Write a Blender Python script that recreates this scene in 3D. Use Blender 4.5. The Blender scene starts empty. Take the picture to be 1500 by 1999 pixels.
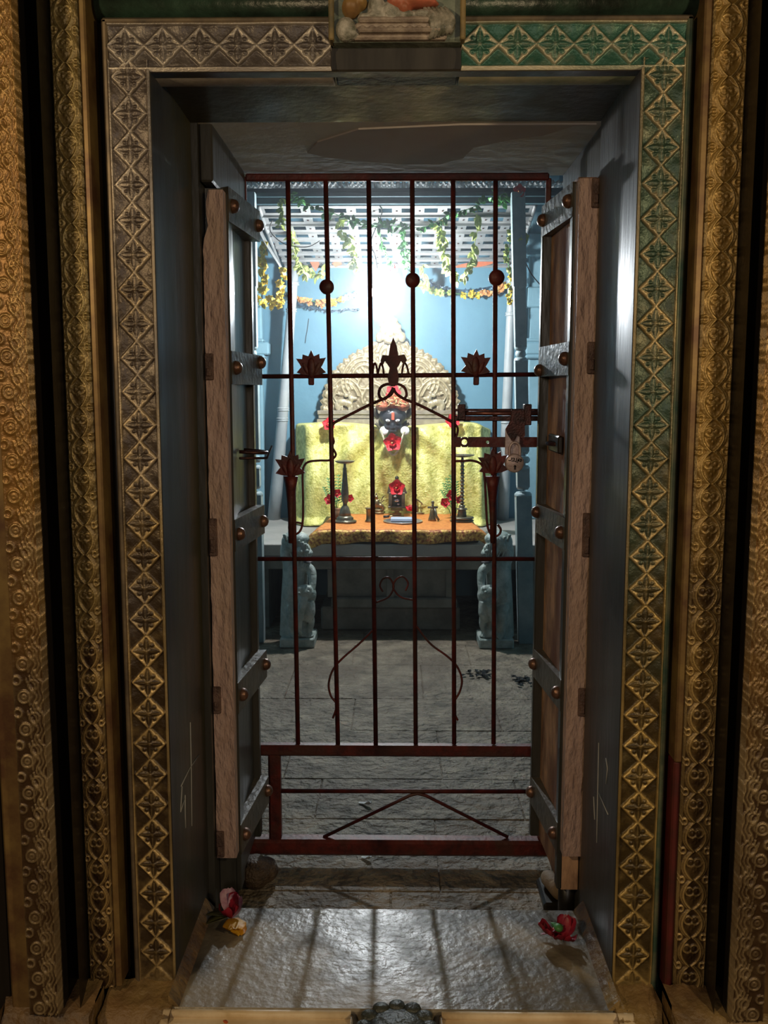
import bpy, math, random
import numpy as np
from mathutils import Vector, Matrix
random.seed(7); np.random.seed(7)
S = bpy.context.scene
C = S.collection
PI = math.pi
# ------------------------------------------------------------------ camera
F = 1850.0; PW = 1500.0; PH = 1999.0
CAM = Vector((0.0, 0.0, 1.292))
PITCH = math.atan(235/F); YAW = math.atan(25/F)
cd = bpy.data.cameras.new('camera'); cam = bpy.data.objects.new('camera', cd); C.objects.link(cam)
cd.sensor_fit = 'VERTICAL'; cd.sensor_height = 36.0; cd.lens = 36.0*F/PH
cam.location = CAM; cam.rotation_euler = (PI/2-PITCH, 0, YAW)
cd.clip_start = .02
S.camera = cam
fw = Vector((-math.sin(YAW)*math.cos(PITCH), math.cos(YAW)*math.cos(PITCH), -math.sin(PITCH)))
rt = Vector((math.cos(YAW), math.sin(YAW), 0)); up = rt.cross(fw)
def ray(px, py): return fw + rt*((px-PW/2)/F) - up*((py-PH/2)/F)
def at(px, py, Y):
    d = ray(px, py); return CAM + d*(Y/d.y)
def on_z(px, py, z):
    d = ray(px, py); return CAM + d*((z-CAM.z)/d.z)
def on_x(px, py, X):
    d = ray(px, py); return CAM + d*((X-CAM.x)/d.x)
# ------------------------------------------------------------------ light, world, exposure
S.view_settings.view_transform = 'Standard'; S.view_settings.look = 'None'
S.view_settings.gamma = 1.0; S.view_settings.use_curve_mapping = False
S.view_settings.exposure = 0.0
w = bpy.data.worlds.new('world'); S.world = w; w.use_nodes = True
w.node_tree.nodes['Background'].inputs[0].default_value = (.55, .42, .30, 1)
w.node_tree.nodes['Background'].inputs[1].default_value = .018
LAMP = at(738, 570, 5.0)
BULB = 2250.0       # radiance of the lit bulb
def area(name, loc, tgt, size, power, col):
    l = bpy.data.lights.new(name, 'AREA'); l.shape = 'DISK'; l.size = size; l.energy = power; l.color = col
    o = bpy.data.objects.new(name, l); C.objects.link(o); o.location = loc
    o.rotation_euler = (Vector(tgt)-Vector(loc)).to_track_quat('-Z', 'Y').to_euler(); return o
area('hall_lamp_left', (-1.4, -.1, 1.9), (-.3, 1.7, .8), .16, 14.5, (1, .74, .42))
area('hall_lamp_right', (1.5, .0, 1.7), (.4, 1.7, .9), .16, 13.5, (1, .76, .44))
area('hall_lamp_behind', (.1, -1.6, 1.7), (0, 2.0, .9), .35, 10, (1, .86, .74))
# ------------------------------------------------------------------ materials
MATS = {}
def mat(name, c1, c2=None, rough=.6, metal=0.0, scale=8.0, bump=0.0, bscale=None, detail=6.0, stretch=None,
        c3=None, spots=None, emit=0, coat=0.0, sheen=0.0, musg=None, brough=None):
    if name in MATS: return MATS[name]
    m = bpy.data.materials.new(name); m.use_nodes = True; nt = m.node_tree; N = nt.nodes; L = nt.links
    b = N['Principled BSDF']; b.inputs['Roughness'].default_value = rough; b.inputs['Metallic'].default_value = metal
    b.inputs['Coat Weight'].default_value = coat; b.inputs['Coat Roughness'].default_value = .25
    b.inputs['Sheen Weight'].default_value = sheen
    tc = N.new('ShaderNodeNewGeometry')
    mp = N.new('ShaderNodeMapping'); L.new(tc.outputs['Position'], mp.inputs[0])
    if stretch: mp.inputs['Scale'].default_value = stretch
    n = N.new('ShaderNodeTexNoise'); n.inputs['Scale'].default_value = scale; n.inputs['Detail'].default_value = detail
    n.inputs['Roughness'].default_value = .62
    L.new(mp.outputs[0], n.inputs[0])
    r = N.new('ShaderNodeValToRGB'); e = r.color_ramp.elements
    c2 = c2 or tuple(x*.7 for x in c1)
    e[0].position = .36; e[0].color = (*c2, 1); e[1].position = .64; e[1].color = (*c1, 1)
    L.new(n.outputs[0], r.inputs[0]); out = r.outputs[0]
    if c3:
        n3 = N.new('ShaderNodeTexNoise'); n3.inputs['Scale'].default_value = scale*.35; n3.inputs['Detail'].default_value = 5
        L.new(mp.outputs[0], n3.inputs[0])
        r3 = N.new('ShaderNodeValToRGB'); r3.color_ramp.elements[0].position = .5; r3.color_ramp.elements[1].position = .62
        L.new(n3.outputs[0], r3.inputs[0])
        mx = N.new('ShaderNodeMix'); mx.data_type = 'RGBA'; L.new(r3.outputs[0], mx.inputs[0]); L.new(out, mx.inputs[6])
        mx.inputs[7].default_value = (*c3, 1); out = mx.outputs[2]
    L.new(out, b.inputs['Base Color'])
    if brough:
        rr = N.new('ShaderNodeMapRange'); rr.inputs[3].default_value = brough[0]; rr.inputs[4].default_value = brough[1]
        rr.inputs[1].default_value = .35; rr.inputs[2].default_value = .65
        L.new(n.outputs[0], rr.inputs[0]); L.new(rr.outputs[0], b.inputs['Roughness'])
    if bump:
        n2 = N.new('ShaderNodeTexNoise'); n2.inputs['Scale'].default_value = bscale or scale*5; n2.inputs['Detail'].default_value = 7
        L.new(mp.outputs[0], n2.inputs[0])
        bp = N.new('ShaderNodeBump'); bp.inputs['Strength'].default_value = 1.0; bp.inputs['Distance'].default_value = bump
        L.new(n2.outputs[0], bp.inputs['Height']); L.new(bp.outputs[0], b.inputs['Normal'])
    if emit:
        b.inputs['Emission Color'].default_value = (*c1, 1); b.inputs['Emission Strength'].default_value = emit
    MATS[name] = m; return m
def relief_mat(name, low, high, low2=None, high2=None, z0=0, z1=1, metal=.75, rough=.38, flip=False):
    """raised worn metal over grimy recesses; a second colour pair takes over with height on the strip"""
    m = bpy.data.materials.new(name); m.use_nodes = True; nt = m.node_tree; N = nt.nodes; L = nt.links
    b = N['Principled BSDF']; b.inputs['Metallic'].default_value = metal; b.inputs['Roughness'].default_value = rough
    a = N.new('ShaderNodeAttribute'); a.attribute_name = 'wear'
    g = N.new('ShaderNodeNewGeometry')
    n = N.new('ShaderNodeTexNoise'); n.inputs['Scale'].default_value = 34; n.inputs['Detail'].default_value = 6; L.new(g.outputs['Position'], n.inputs[0])
    nb = N.new('ShaderNodeTexNoise'); nb.inputs['Scale'].default_value = 6; nb.inputs['Detail'].default_value = 5; L.new(g.outputs['Position'], nb.inputs[0])
    def mix(f, A, B):
        x = N.new('ShaderNodeMix'); x.data_type = 'RGBA'
        L.new(f, x.inputs[0])
        for k, v in ((6, A), (7, B)):
            if isinstance(v, tuple): x.inputs[k].default_value = (*v, 1)
            else: L.new(v, x.inputs[k])
        return x.outputs[2]
    sp = N.new('ShaderNodeSeparateXYZ'); L.new(g.outputs['Position'], sp.inputs[0])
    ad = N.new('ShaderNodeMath'); ad.operation = 'MULTIPLY_ADD'; L.new(nb.outputs[0], ad.inputs[0]); ad.inputs[1].default_value = 1.6; L.new(sp.outputs[2], ad.inputs[2])
    mr = N.new('ShaderNodeMapRange'); mr.inputs[1].default_value = z0+.8; mr.inputs[2].default_value = z1+.8; L.new(ad.outputs[0], mr.inputs[0])
    lo = mix(mr.outputs[0], low, low2 or low); hi = mix(mr.outputs[0], high, high2 or high)
    w1 = N.new('ShaderNodeMath'); w1.operation = 'MULTIPLY_ADD'; L.new(n.outputs[0], w1.inputs[0]); w1.inputs[1].default_value = .7; w1.inputs[2].default_value = -.35
    w2 = N.new('ShaderNodeMath'); w2.operation = 'ADD'; w2.use_clamp = True; L.new(w1.outputs[0], w2.inputs[0]); L.new(a.outputs['Fac'], w2.inputs[1])
    L.new(mix(w2.outputs[0], lo, hi), b.inputs['Base Color'])
    n2 = N.new('ShaderNodeTexNoise'); n2.inputs['Scale'].default_value = 160; n2.inputs['Detail'].default_value = 4; L.new(g.outputs['Position'], n2.inputs[0])
    bp = N.new('ShaderNodeBump'); bp.inputs['Distance'].default_value = .0012; L.new(n2.outputs[0], bp.inputs['Height']); L.new(bp.outputs[0], b.inputs['Normal'])
    MATS[name] = m; return m
M_black = mat('black_wood', (.020, .015, .010), (.007, .006, .005), rough=.38, scale=6, bump=.002, bscale=30, stretch=(1, 1, .25))  # one near black tone for doorway wall, gaps and hollows
M_jamb = mat('dark_varnished_wood', (.052, .046, .036), (.020, .018, .015), rough=.32, scale=9, bump=.0012, bscale=60, stretch=(1, 1, .12), brough=(.30, .52), c3=(.05, .045, .018))
M_leaf = mat('dark_painted_door', (.060, .055, .045), (.03, .03, .026), rough=.35, scale=10, bump=.002, bscale=45, stretch=(1, 1, .2))
M_pink = mat('pinkish_raw_wood', (.58, .40, .335), (.42, .275, .22), rough=.55, scale=11, bump=.016, bscale=50, stretch=(1.3, 1, .45), c3=(.48, .33, .25))
M_rough = mat('rough_brown_wood', (.62, .36, .20), (.13, .06, .035), rough=.7, scale=14, bump=.006, bscale=42, stretch=(1, 1, .45), c3=(.20, .09, .05))
M_batten = mat('batten_wood', (.13, .11, .075), (.06, .05, .035), rough=.4, scale=14, bump=.003, bscale=50)
M_bolt = mat('brown_iron_bolt', (.26, .14, .09), (.12, .06, .04), rough=.35, metal=.6, scale=40, bump=.001)
M_plaster = mat('grey_soffit_plaster', (.80, .80, .74), (.70, .70, .64), rough=.85, scale=3.2, bump=.003, bscale=20, c3=(.72, .66, .58))
M_red = mat('rusted_red_paint', (.15, .020, .013), (.055, .012, .010), rough=.5, metal=.1, scale=30, bump=.0015, bscale=90, c3=(.08, .028, .018))
M_iron = mat('dark_latch_iron', (.10, .035, .028), (.03, .018, .016), rough=.35, metal=.6, scale=40, bump=.001)
M_lock = mat('scratched_steel', (.66, .54, .52), (.44, .32, .30), rough=.4, metal=.35, scale=70, bump=.0006)
M_wall = mat('blue_limewash', (.125, .27, .35), (.10, .225, .30), rough=.7, scale=2.2, bump=.004, bscale=9)
M_pil = mat('pale_blue_limewash', (.22, .38, .45), (.18, .32, .38), rough=.65, scale=5, bump=.004, bscale=24)
M_teal = mat('dark_teal_paint', (.035, .085, .10), (.02, .045, .06), rough=.5, scale=5, bump=.002)
M_ceil = mat('dark_ceiling', (.05, .08, .09), (.02, .035, .045), rough=.8, scale=3)
M_post = mat('grey_blue_painted_post', (.30, .36, .37), (.17, .25, .26), rough=.5, scale=7, bump=.003, bscale=40)
M_white = mat('white_painted_post', (.40, .42, .42), (.30, .33, .34), rough=.4, scale=8, bump=.001)
M_slot = mat('white_painted_slotted_steel', (.24, .24, .235), (.17, .18, .18), rough=.4, scale=12, metal=.1, bump=.0006)
M_floor = mat('rough_flagstone', (.33, .265, .185), (.12, .095, .065), rough=.5, scale=9, bump=.035, bscale=30, c3=(.17, .13, .09), brough=(.65, .42))
M_sill = mat('polished_grey_sill', (.150, .125, .085), (.055, .046, .030), rough=.3, scale=11, bump=.0022, bscale=60, c3=(.25, .21, .15), brough=(.5, .27))
M_stone = mat('grey_altar_stone', (.22, .22, .19), (.12, .12, .10), rough=.6, scale=7, bump=.004, bscale=30)
M_stonetop = mat('pale_altar_top', (.42, .39, .35), (.32, .30, .27), rough=.6, scale=5, bump=.002)
M_statue = mat('grey_green_statue_stone', (.46, .50, .46), (.22, .28, .25), rough=.4, scale=16, bump=.006, bscale=55)
M_gold = mat('gold_brocade', (.93, .86, .30), (.52, .48, .09), rough=.42, metal=.15, scale=38, bump=.006, bscale=90, detail=6, c3=(.90, .84, .28))
M_orange = mat('orange_brocade', (.85, .32, .08), (.62, .18, .035), rough=.55, metal=.15, scale=55, bump=.002, bscale=120)
M_border = mat('gold_border_brocade', (.80, .50, .12), (.28, .07, .02), rough=.5, metal=.2, scale=70, bump=.003, bscale=120, detail=2)
M_arch = relief_mat('tarnished_silver_arch', (.15, .11, .055), (.42, .34, .20), metal=.25, rough=.42)
M_brass = mat('aged_brass', (.36, .27, .13), (.20, .15, .08), rough=.35, metal=.8, scale=40, bump=.0006)
M_brassd = mat('dark_bronze', (.20, .18, .12), (.10, .09, .06), rough=.35, metal=.6, scale=40, bump=.0008)
M_silver = mat('silver_tray', (.7, .72, .75), (.5, .52, .56), rough=.25, metal=.8, scale=20)
M_idol = mat('black_idol_stone', (.045, .045, .048), (.025, .025, .028), rough=.33, scale=20, bump=.0005)
M_wht = mat('white_enamel', (.85, .85, .82), (.7, .7, .66), rough=.4)
M_tilak = mat('vermilion', (.80, .12, .06), (.65, .08, .04), rough=.6)
M_fred = mat('red_hibiscus', (.82, .03, .04), (.55, .012, .02), rough=.5, scale=60, bump=.001)
M_fdark = mat('crushed_crimson_petal', (.42, .02, .04), (.20, .01, .03), rough=.45, scale=40)
M_fpink = mat('pale_pink_petal', (.55, .34, .40), (.36, .12, .20), rough=.5, scale=40)
M_fyel = mat('yellow_petal', (.80, .44, .03), (.62, .26, .02), rough=.5, scale=40)
M_green = mat('fresh_green_leaf', (.10, .34, .09), (.05, .20, .05), rough=.45, scale=40)
M_ygreen = mat('yellow_green_leaf', (.50, .54, .17), (.30, .40, .10), rough=.5, scale=40)
M_marig = mat('yellow_marigold', (.72, .55, .05), (.50, .32, .03), rough=.6, scale=60)
M_omarig = mat('orange_marigold', (.75, .28, .10), (.55, .30, .10), rough=.6, scale=30)
M_cream = mat('cream_marble_kerb', (.80, .66, .46), (.62, .46, .26), rough=.45, scale=8, bump=.003, bscale=30, c3=(.40, .24, .09))
M_brown = mat('brown_plinth', (.20, .115, .045), (.07, .04, .02), rough=.5, scale=12, bump=.01, bscale=40, c3=(.26, .17, .06))
M_dkstone = mat('dark_drain_stone', (.055, .06, .045), (.03, .035, .03), rough=.4, scale=26, bump=.008, bscale=50)
M_chalk = mat('chalk', (.48, .46, .42), (.3, .3, .28), rough=.9)
M_cord = mat('dark_cord', (.02, .02, .02), rough=.6)
M_straw = mat('gold_straw_thread', (.75, .55, .25), (.55, .35, .12), rough=.4, metal=.3)
M_turban = mat('maroon_turban', (.40, .10, .03), (.2, .04, .015), rough=.6, scale=50, bump=.002)
M_litter = mat('wet_black_litter', (.03, .03, .03), (.01, .01, .01), rough=.15, scale=60, bump=.006)
M_log = mat('pale_log', (.38, .29, .19), (.22, .15, .09), rough=.7, scale=12, bump=.004)
M_copper = mat('reddish_copper_pot', (.40, .20, .10), (.25, .12, .06), rough=.4, metal=.5, scale=30)
# carved strip materials
M_CL = relief_mat('carved_brass_left', (.045, .028, .013), (.62, .44, .19), (.085, .066, .055), (.58, .50, .40), z0=.9, z1=1.7, metal=.35)  # greyer towards the top: oxidised brass, with bluish light in the colour
M_CR = relief_mat('carved_brass_right', (.055, .036, .012), (.62, .43, .15), (.038, .070, .046), (.46, .36, .20), z0=.7, z1=1.5, metal=.35)
M_CT = relief_mat('carved_brass_top_left', (.085, .070, .062), (.52, .46, .38), metal=.3)
M_CTR = relief_mat('carved_green_top_right', (.035, .115, .080), (.58, .50, .34), metal=.3)
M_BL = relief_mat('vine_brass_left', (.045, .024, .010), (.48, .32, .12), (.15, .10, .03), (.32, .24, .09), z0=.7, z1=1.3, metal=.4)
M_BR = relief_mat('vine_brass_right', (.05, .027, .010), (.50, .34, .13), (.24, .14, .03), (.38, .25, .08), z0=.7, z1=1.2, metal=.4)
M_AL = relief_mat('scroll_brass_outer', (.06, .032, .014), (.42, .31, .16), (.22, .11, .026), (.32, .20, .06), z0=.7, z1=1.3, metal=.4)
M_green2 = mat('verdigris_moulding', (.035, .075, .05), (.012, .018, .014), rough=.35, scale=9, bump=.003, bscale=40)
M_dred = mat('dark_red_paint', (.10, .012, .010), (.05, .01, .008), rough=.5, scale=12)
# ------------------------------------------------------------------ mesh builder
class MB:
    def __init__(s): s.v = []; s.f = []; s.sm = []; s.mi = []; s.M = []; s.cur = 0
    def use(s, m):
        if m not in s.M: s.M.append(m)
        s.cur = s.M.index(m); return s
    def add(s, vs, fs, smooth=False):
        b = len(s.v); s.v += [tuple(x) for x in vs]; s.f += [tuple(b+i for i in f) for f in fs]
        s.sm += [smooth]*len(fs); s.mi += [s.cur]*len(fs); return s
    def box(s, x0, x1, y0, y1, z0, z1, bev=0.0):
        x0, x1 = sorted((x0, x1)); y0, y1 = sorted((y0, y1)); z0, z1 = sorted((z0, z1))
        if bev <= 0:
            v = [(x, y, z) for z in (z0, z1) for y in (y0, y1) for x in (x0, x1)]
            f = [(0, 2, 3, 1), (4, 5, 7, 6), (0, 1, 5, 4), (2, 6, 7, 3), (0, 4, 6, 2), (1, 3, 7, 5)]
            return s.add(v, f)
        b = min(bev, (x1-x0)/2.01, (y1-y0)/2.01, (z1-z0)/2.01)
        # chamfered box: three slabs of points per corner
        cs = []
        idx = {}
        for iz, z in enumerate((z0, z1)):
            for iy, y in enumerate((y0, y1)):
                for ix, x in enumerate((x0, x1)):
                    sx = b if ix == 0 else -b; sy = b if iy == 0 else -b; sz = b if iz == 0 else -b
                    for k, p in enumerate(((x, y+sy, z+sz), (x+sx, y, z+sz), (x+sx, y+sy, z))):
                        idx[(ix, iy, iz, k)] = len(cs); cs.append(p)
        I = lambda a, b_, c, k: idx[(a, b_, c, k)]
        f = [(I(0,0,0,0), I(0,0,1,0), I(0,1,1,0), I(0,1,0,0)), (I(1,0,0,0), I(1,1,0,0), I(1,1,1,0), I(1,0,1,0)),
             (I(0,0,0,1), I(1,0,0,1), I(1,0,1,1), I(0,0,1,1)), (I(0,1,0,1), I(0,1,1,1), I(1,1,1,1), I(1,1,0,1)),
             (I(0,0,0,2), I(0,1,0,2), I(1,1,0,2), I(1,0,0,2)), (I(0,0,1,2), I(1,0,1,2), I(1,1,1,2), I(0,1,1,2))]
        for a in (0, 1):
            for c in (0, 1):
                f.append((I(a,0,c,0), I(a,1,c,0), I(a,1,c,2), I(a,0,c,2)))
                f.append((I(0,a,c,1), I(1,a,c,1), I(1,a,c,2), I(0,a,c,2)))
                f.append((I(a,c,0,0), I(a,c,1,0), I(a,c,1,1), I(a,c,0,1)))
        for a in (0, 1):
            for c in (0, 1):
                for e in (0, 1): f.append((I(a,c,e,0), I(a,c,e,1), I(a,c,e,2)))
        return s.add(cs, f)
    def hexa(s, p):   # 8 points: bottom 4 ring, top 4 ring
        return s.add(p, [(0, 3, 2, 1), (4, 5, 6, 7), (0, 1, 5, 4), (1, 2, 6, 5), (2, 3, 7, 6), (3, 0, 4, 7)])
    def tube(s, pts, r, n=8, flat=None, cap=True):
        pts = [Vector(p) for p in pts]; k = len(pts)
        rs = r if isinstance(r, (list, tuple)) else [r]*k
        vs = []; a = None
        for i in range(k):
            t = (pts[min(i+1, k-1)]-pts[max(i-1, 0)]).normalized()
            if a is None:
                ref = Vector((0, 0, 1)) if abs(t.z) < .9 else Vector((0, 1, 0))
                a = (ref - t*ref.dot(t)).normalized()
            else:
                a = a - t*a.dot(t); a = a.normalized() if a.length > 1e-6 else t.orthogonal().normalized()
            b = t.cross(a)
            for j in range(n):
                q = 2*PI*j/n; vs.append(pts[i] + a*math.cos(q)*rs[i] + b*math.sin(q)*rs[i])
        fs = [(i*n+j, i*n+(j+1) % n, (i+1)*n+(j+1) % n, (i+1)*n+j) for i in range(k-1) for j in range(n)]
        if cap: fs += [tuple(range(n-1, -1, -1)), tuple((k-1)*n+j for j in range(n))]
        return s.add(vs, fs, True)
    def lathe(s, c, prof, n=24, axis=None):
        """prof: list of (r, h) from bottom to top, about the z axis through c (or another axis)"""
        c = Vector(c); Q = Matrix.Identity(3) if axis is None else Vector((0, 0, 1)).rotation_difference(Vector(axis)).to_matrix()
        vs = [c + Q @ Vector((r*math.cos(2*PI*j/n), r*math.sin(2*PI*j/n), h)) for r, h in prof for j in range(n)]
        k = len(prof)
        fs = [(i*n+j, i*n+(j+1) % n, (i+1)*n+(j+1) % n, (i+1)*n+j) for i in range(k-1) for j in range(n)]
        fs += [tuple(range(n-1, -1, -1)), tuple((k-1)*n+j for j in range(n))]
        return s.add(vs, fs, True)
    def ell(s, c, rad, rot=None, n=12, m=8):
        c = Vector(c); rad = (rad,)*3 if isinstance(rad, (int, float)) else rad
        Q = rot or Matrix.Identity(3)
        vs = [c + Q @ Vector((0, 0, -rad[2]))]
        for i in range(1, m):
            t = -PI/2 + PI*i/m
            for j in range(n):
                q = 2*PI*j/n; vs.append(c + Q @ Vector((rad[0]*math.cos(t)*math.cos(q), rad[1]*math.cos(t)*math.sin(q), rad[2]*math.sin(t))))
        vs.append(c + Q @ Vector((0, 0, rad[2])))
        fs = [(0, 1+(j+1) % n, 1+j) for j in range(n)]
        fs += [(1+i*n+j, 1+i*n+(j+1) % n, 1+(i+1)*n+(j+1) % n, 1+(i+1)*n+j) for i in range(m-2) for j in range(n)]
        L = len(vs)-1; fs += [(1+(m-2)*n+j, 1+(m-2)*n+(j+1) % n, L) for j in range(n)]
        return s.add(vs, fs, True)
    def prism(s, poly, y0, y1):
        """poly: list of (x,z); extruded in depth"""
        n = len(poly); vs = [(x, y0, z) for x, z in poly] + [(x, y1, z) for x, z in poly]
        fs = [tuple(range(n)), tuple(range(2*n-1, n-1, -1))] + [(i, i+n, (i+1) % n+n, (i+1) % n) for i in range(n)]
        return s.add(vs, fs)
    def leaf(s, c, d, up_, L, W, th=.0012, bend=.25):
        """a leaf with a folded midrib and real thickness"""
        c = Vector(c); d = Vector(d).normalized(); sd = d.cross(Vector(up_))
        sd = sd.normalized() if sd.length > 1e-4 else d.orthogonal().normalized(); nn = sd.cross(d)
        rows = [(0, .12), (.3, .85), (.55, 1), (.8, .6), (1, .03)]
        T = []
        for off in (0, th):
            for t, ww in rows:
                q = c + d*L*t - nn*bend*L*t*t
                T += [q - sd*W*ww*.5 + nn*(W*ww*.18+off), q + nn*off, q + sd*W*ww*.5 + nn*(W*ww*.18+off)]
        n = len(rows); fs = []
        for o_, rev in ((0, True), (3*n, False)):
            for i in range(n-1):
                for j in range(2):
                    a = o_+i*3+j; f = (a, a+1, a+4, a+3); fs.append(f[::-1] if rev else f)
        for i in range(n-1):
            for j in (0, 2):
                a = i*3+j; fs.append((a, a+3, a+3+3*n, a+3*n))
        return s.add(T, fs, True)
    def grid(s, P, smooth=True, closed=False):
        """P: rows x cols array of points"""
        R = len(P); K = len(P[0]); vs = [p for row in P for p in row]
        fs = [(i*K+j, i*K+j+1, (i+1)*K+j+1, (i+1)*K+j) for i in range(R-1) for j in range(K-1)]
        return s.add(vs, fs, smooth)
    def build(s, name, m=None, parent=None, loc=None, smooth_all=False, wear=None):
        org = Vector((0, 0, 0))
        if parent is not None:
            p = parent; org = Vector(p.get('_org', (0, 0, 0)))
        elif loc is not None: org = Vector(loc)
        elif s.v:
            a = np.array(s.v); org = Vector(((a[:, 0].min()+a[:, 0].max())/2, (a[:, 1].min()+a[:, 1].max())/2, a[:, 2].min()))
        me = bpy.data.meshes.new(name)
        me.from_pydata([tuple(Vector(v)-org) for v in s.v], [], s.f)
        ms = s.M or [m]
        for x in ms: me.materials.append(x)
        me.polygons.foreach_set('use_smooth', [True]*len(s.f) if smooth_all else s.sm)
        if len(ms) > 1: me.polygons.foreach_set('material_index', s.mi)
        me.update()
        o = bpy.data.objects.new(name, me); C.objects.link(o)
        if parent is not None: o.parent = parent; ORG[o.name] = tuple(org)
        else: o.location = org; ORG[o.name] = tuple(org)
        o['_org'] = tuple(org)
        return o
ORG = {}
def thing(name, loc, label, cat, group=None, kind=None):
    o = bpy.data.objects.new(name, None); C.objects.link(o); o.location = loc; o['_org'] = tuple(loc)
    o.empty_display_size = .05
    return tag(o, label, cat, group, kind)
def tag(o, label=None, cat=None, group=None, kind=None):
    if label: o['label'] = label
    if cat: o['category'] = cat
    if group: o['group'] = group
    if kind: o['kind'] = kind
    return o
def struct(o, label=None):
    o['kind'] = 'structure'
    if label: o['label'] = label
    return o
def remesh(o, vox, sm=0):
    md = o.modifiers.new('remesh', 'REMESH'); md.mode = 'VOXEL'; md.voxel_size = vox; md.use_smooth_shade = True
    if sm:
        k = o.modifiers.new('smooth', 'SMOOTH'); k.iterations = sm; k.factor = .5
    return o
def smooth_curve(pts, n=8):
    """Catmull-Rom through the points"""
    P = [Vector(p) for p in pts]; out = []
    for i in range(len(P)-1):
        a = P[max(i-1, 0)]; b = P[i]; c = P[i+1]; d = P[min(i+2, len(P)-1)]
        for k in range(n):
            t = k/n
            out.append(.5*((2*b)+(c-a)*t+(2*a-5*b+4*c-d)*t*t+(3*b-a-3*c+d)*t**3))
    out.append(P[-1]); return out
def pxcurve(pts, Y, n=8): return smooth_curve([at(x, y, Y) for x, y in pts], n)

# ================================================================== SETTING
SZ = .148                                   # threshold top
XL, XR = -.4262, .4165                      # wooden reveal faces
ZT = 1.824                                  # underside of the front lintel
Y0, Y1, Y2 = 1.70, 2.03, 2.50
ZT = at(768, 135, Y0).z; ZS = at(768, 340, Y2).z
ZT2 = at(768, 238, Y1).z
# floors
def flag_floor(x0, x1, y0, y1, z, gap=.003):
    m = MB(); y = y0; k = 0
    rows = [.34, .42, .30, .46, .38, .5, .36, .44]
    i = 0
    m.box(x0, x1, y0, y1, z-.12, z-.006)
    while y < y1-.02:
        h = min(rows[i % 8], y1-y); x = x0 - random.random()*.3
        while x < x1:
            wd = .42+random.random()*.38; a = max(x, x0); b = min(x+wd, x1)
            if b-a > .03:
                dz = random.uniform(-.002, .001)
                m.box(a+gap/2, b-gap/2, y+gap/2, y+h-gap/2, z-.05, z+dz, bev=.002)
            x += wd
        y += h; i += 1
    return m
struct(flag_floor(-1.4, 1.4, 1.988, 6.0, 0).build('floor', M_floor, loc=(0, 3.8, 0)), 'rough grey flagstones inside the shrine')
m = MB(); m.box(-3, 3, -3, 1.50, -.1, 0); struct(m.build('floor_hall', M_brown, loc=(0, 0, 0)), 'dark floor of the outer hall')
# walls
m = MB(); m.box(-1.5, 1.5, 5.95, 6.1, -.1, 2.8); struct(m.build('wall_back', M_wall), 'sky blue limewashed rear wall')
m = MB(); m.box(-1.5, -1.35, 2.52, 5.95, -.1, 2.8); struct(m.build('wall_left', M_wall))
m = MB(); m.box(1.35, 1.5, 2.52, 5.95, -.1, 2.8); struct(m.build('wall_right', M_wall))
m = MB(); m.box(-1.5, 1.5, 2.52, 6.1, 2.70, 2.8)
for k in range(7): m.box(-1.35, 1.35, 2.7+k*.45, 2.8+k*.45, 2.60, 2.70)
struct(m.build('ceiling', M_ceil), 'dark ceiling with beams')
m = MB()
m.box(-3, XL-.045, 1.80, 2.52, -.1, 3.2); m.box(XR+.045, 3, 1.80, 2.52, -.1, 3.2)
m.box(XL-.045, XR+.045, 1.80, 2.52, ZT+.03, 3.2)
struct(m.build('wall_front', M_black, loc=(0, 2.1, 0)), 'dark doorway wall')
# plaster soffit behind the lintel and inner jambs
m = MB()
m.hexa([(-.412, Y1, ZT2), (.424, Y1, ZT2), (.424, Y2+.02, ZS), (-.412, Y2+.02, ZS), (-.412, Y1, ZT2+.2), (.424, Y1, ZT2+.2), (.424, Y2+.02, ZS+.2), (-.412, Y2+.02, ZS+.2)])
o = struct(m.build('trim_1', M_plaster), 'pale peeling plaster soffit over the doorway')
# peeling coat edge: a thin remaining skim on the front part of the soffit
pl = [(600, 296), (640, 305), (700, 312), (790, 318), (860, 318), (905, 306), (925, 285), (1000, 270), (1060, 262), (1120, 243), (1165, 240), (1100, 240), (900, 241), (700, 250), (620, 275)]
def soff(px, py, dz=0.0):
    d = ray(px, py); # plane through soffit
    n = Vector((0, -(ZS-ZT2), (Y2-Y1))).normalized(); p0 = Vector((0, Y1, ZT2))
    return CAM + d*((p0-CAM).dot(n)/d.dot(n)) + Vector((0, 0, -dz))
P = [soff(x, y) for x, y in pl]; Q = [p - Vector((0, 0, .0035)) for p in P]
n = len(P); mm = MB(); mm.add(P+Q, [tuple(range(n, 2*n))]+[(i, (i+1) % n, (i+1) % n+n, i+n) for i in range(n)])
mm.build('peeling_skim', mat('grey_peeling_skim', (.64, .63, .59), (.56, .55, .50), rough=.9, scale=3, c3=(.58, .48, .42), bump=.002), parent=o)
for nm, xa, xb in (('trim_2', -.50, -.4125), ('trim_3', .4245, .52)):
    m = MB(); m.box(xa, xb, Y1, Y2+.02, 0, ZT2+.02); struct(m.build(nm, M_leaf), 'dark inner door jamb')
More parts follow.
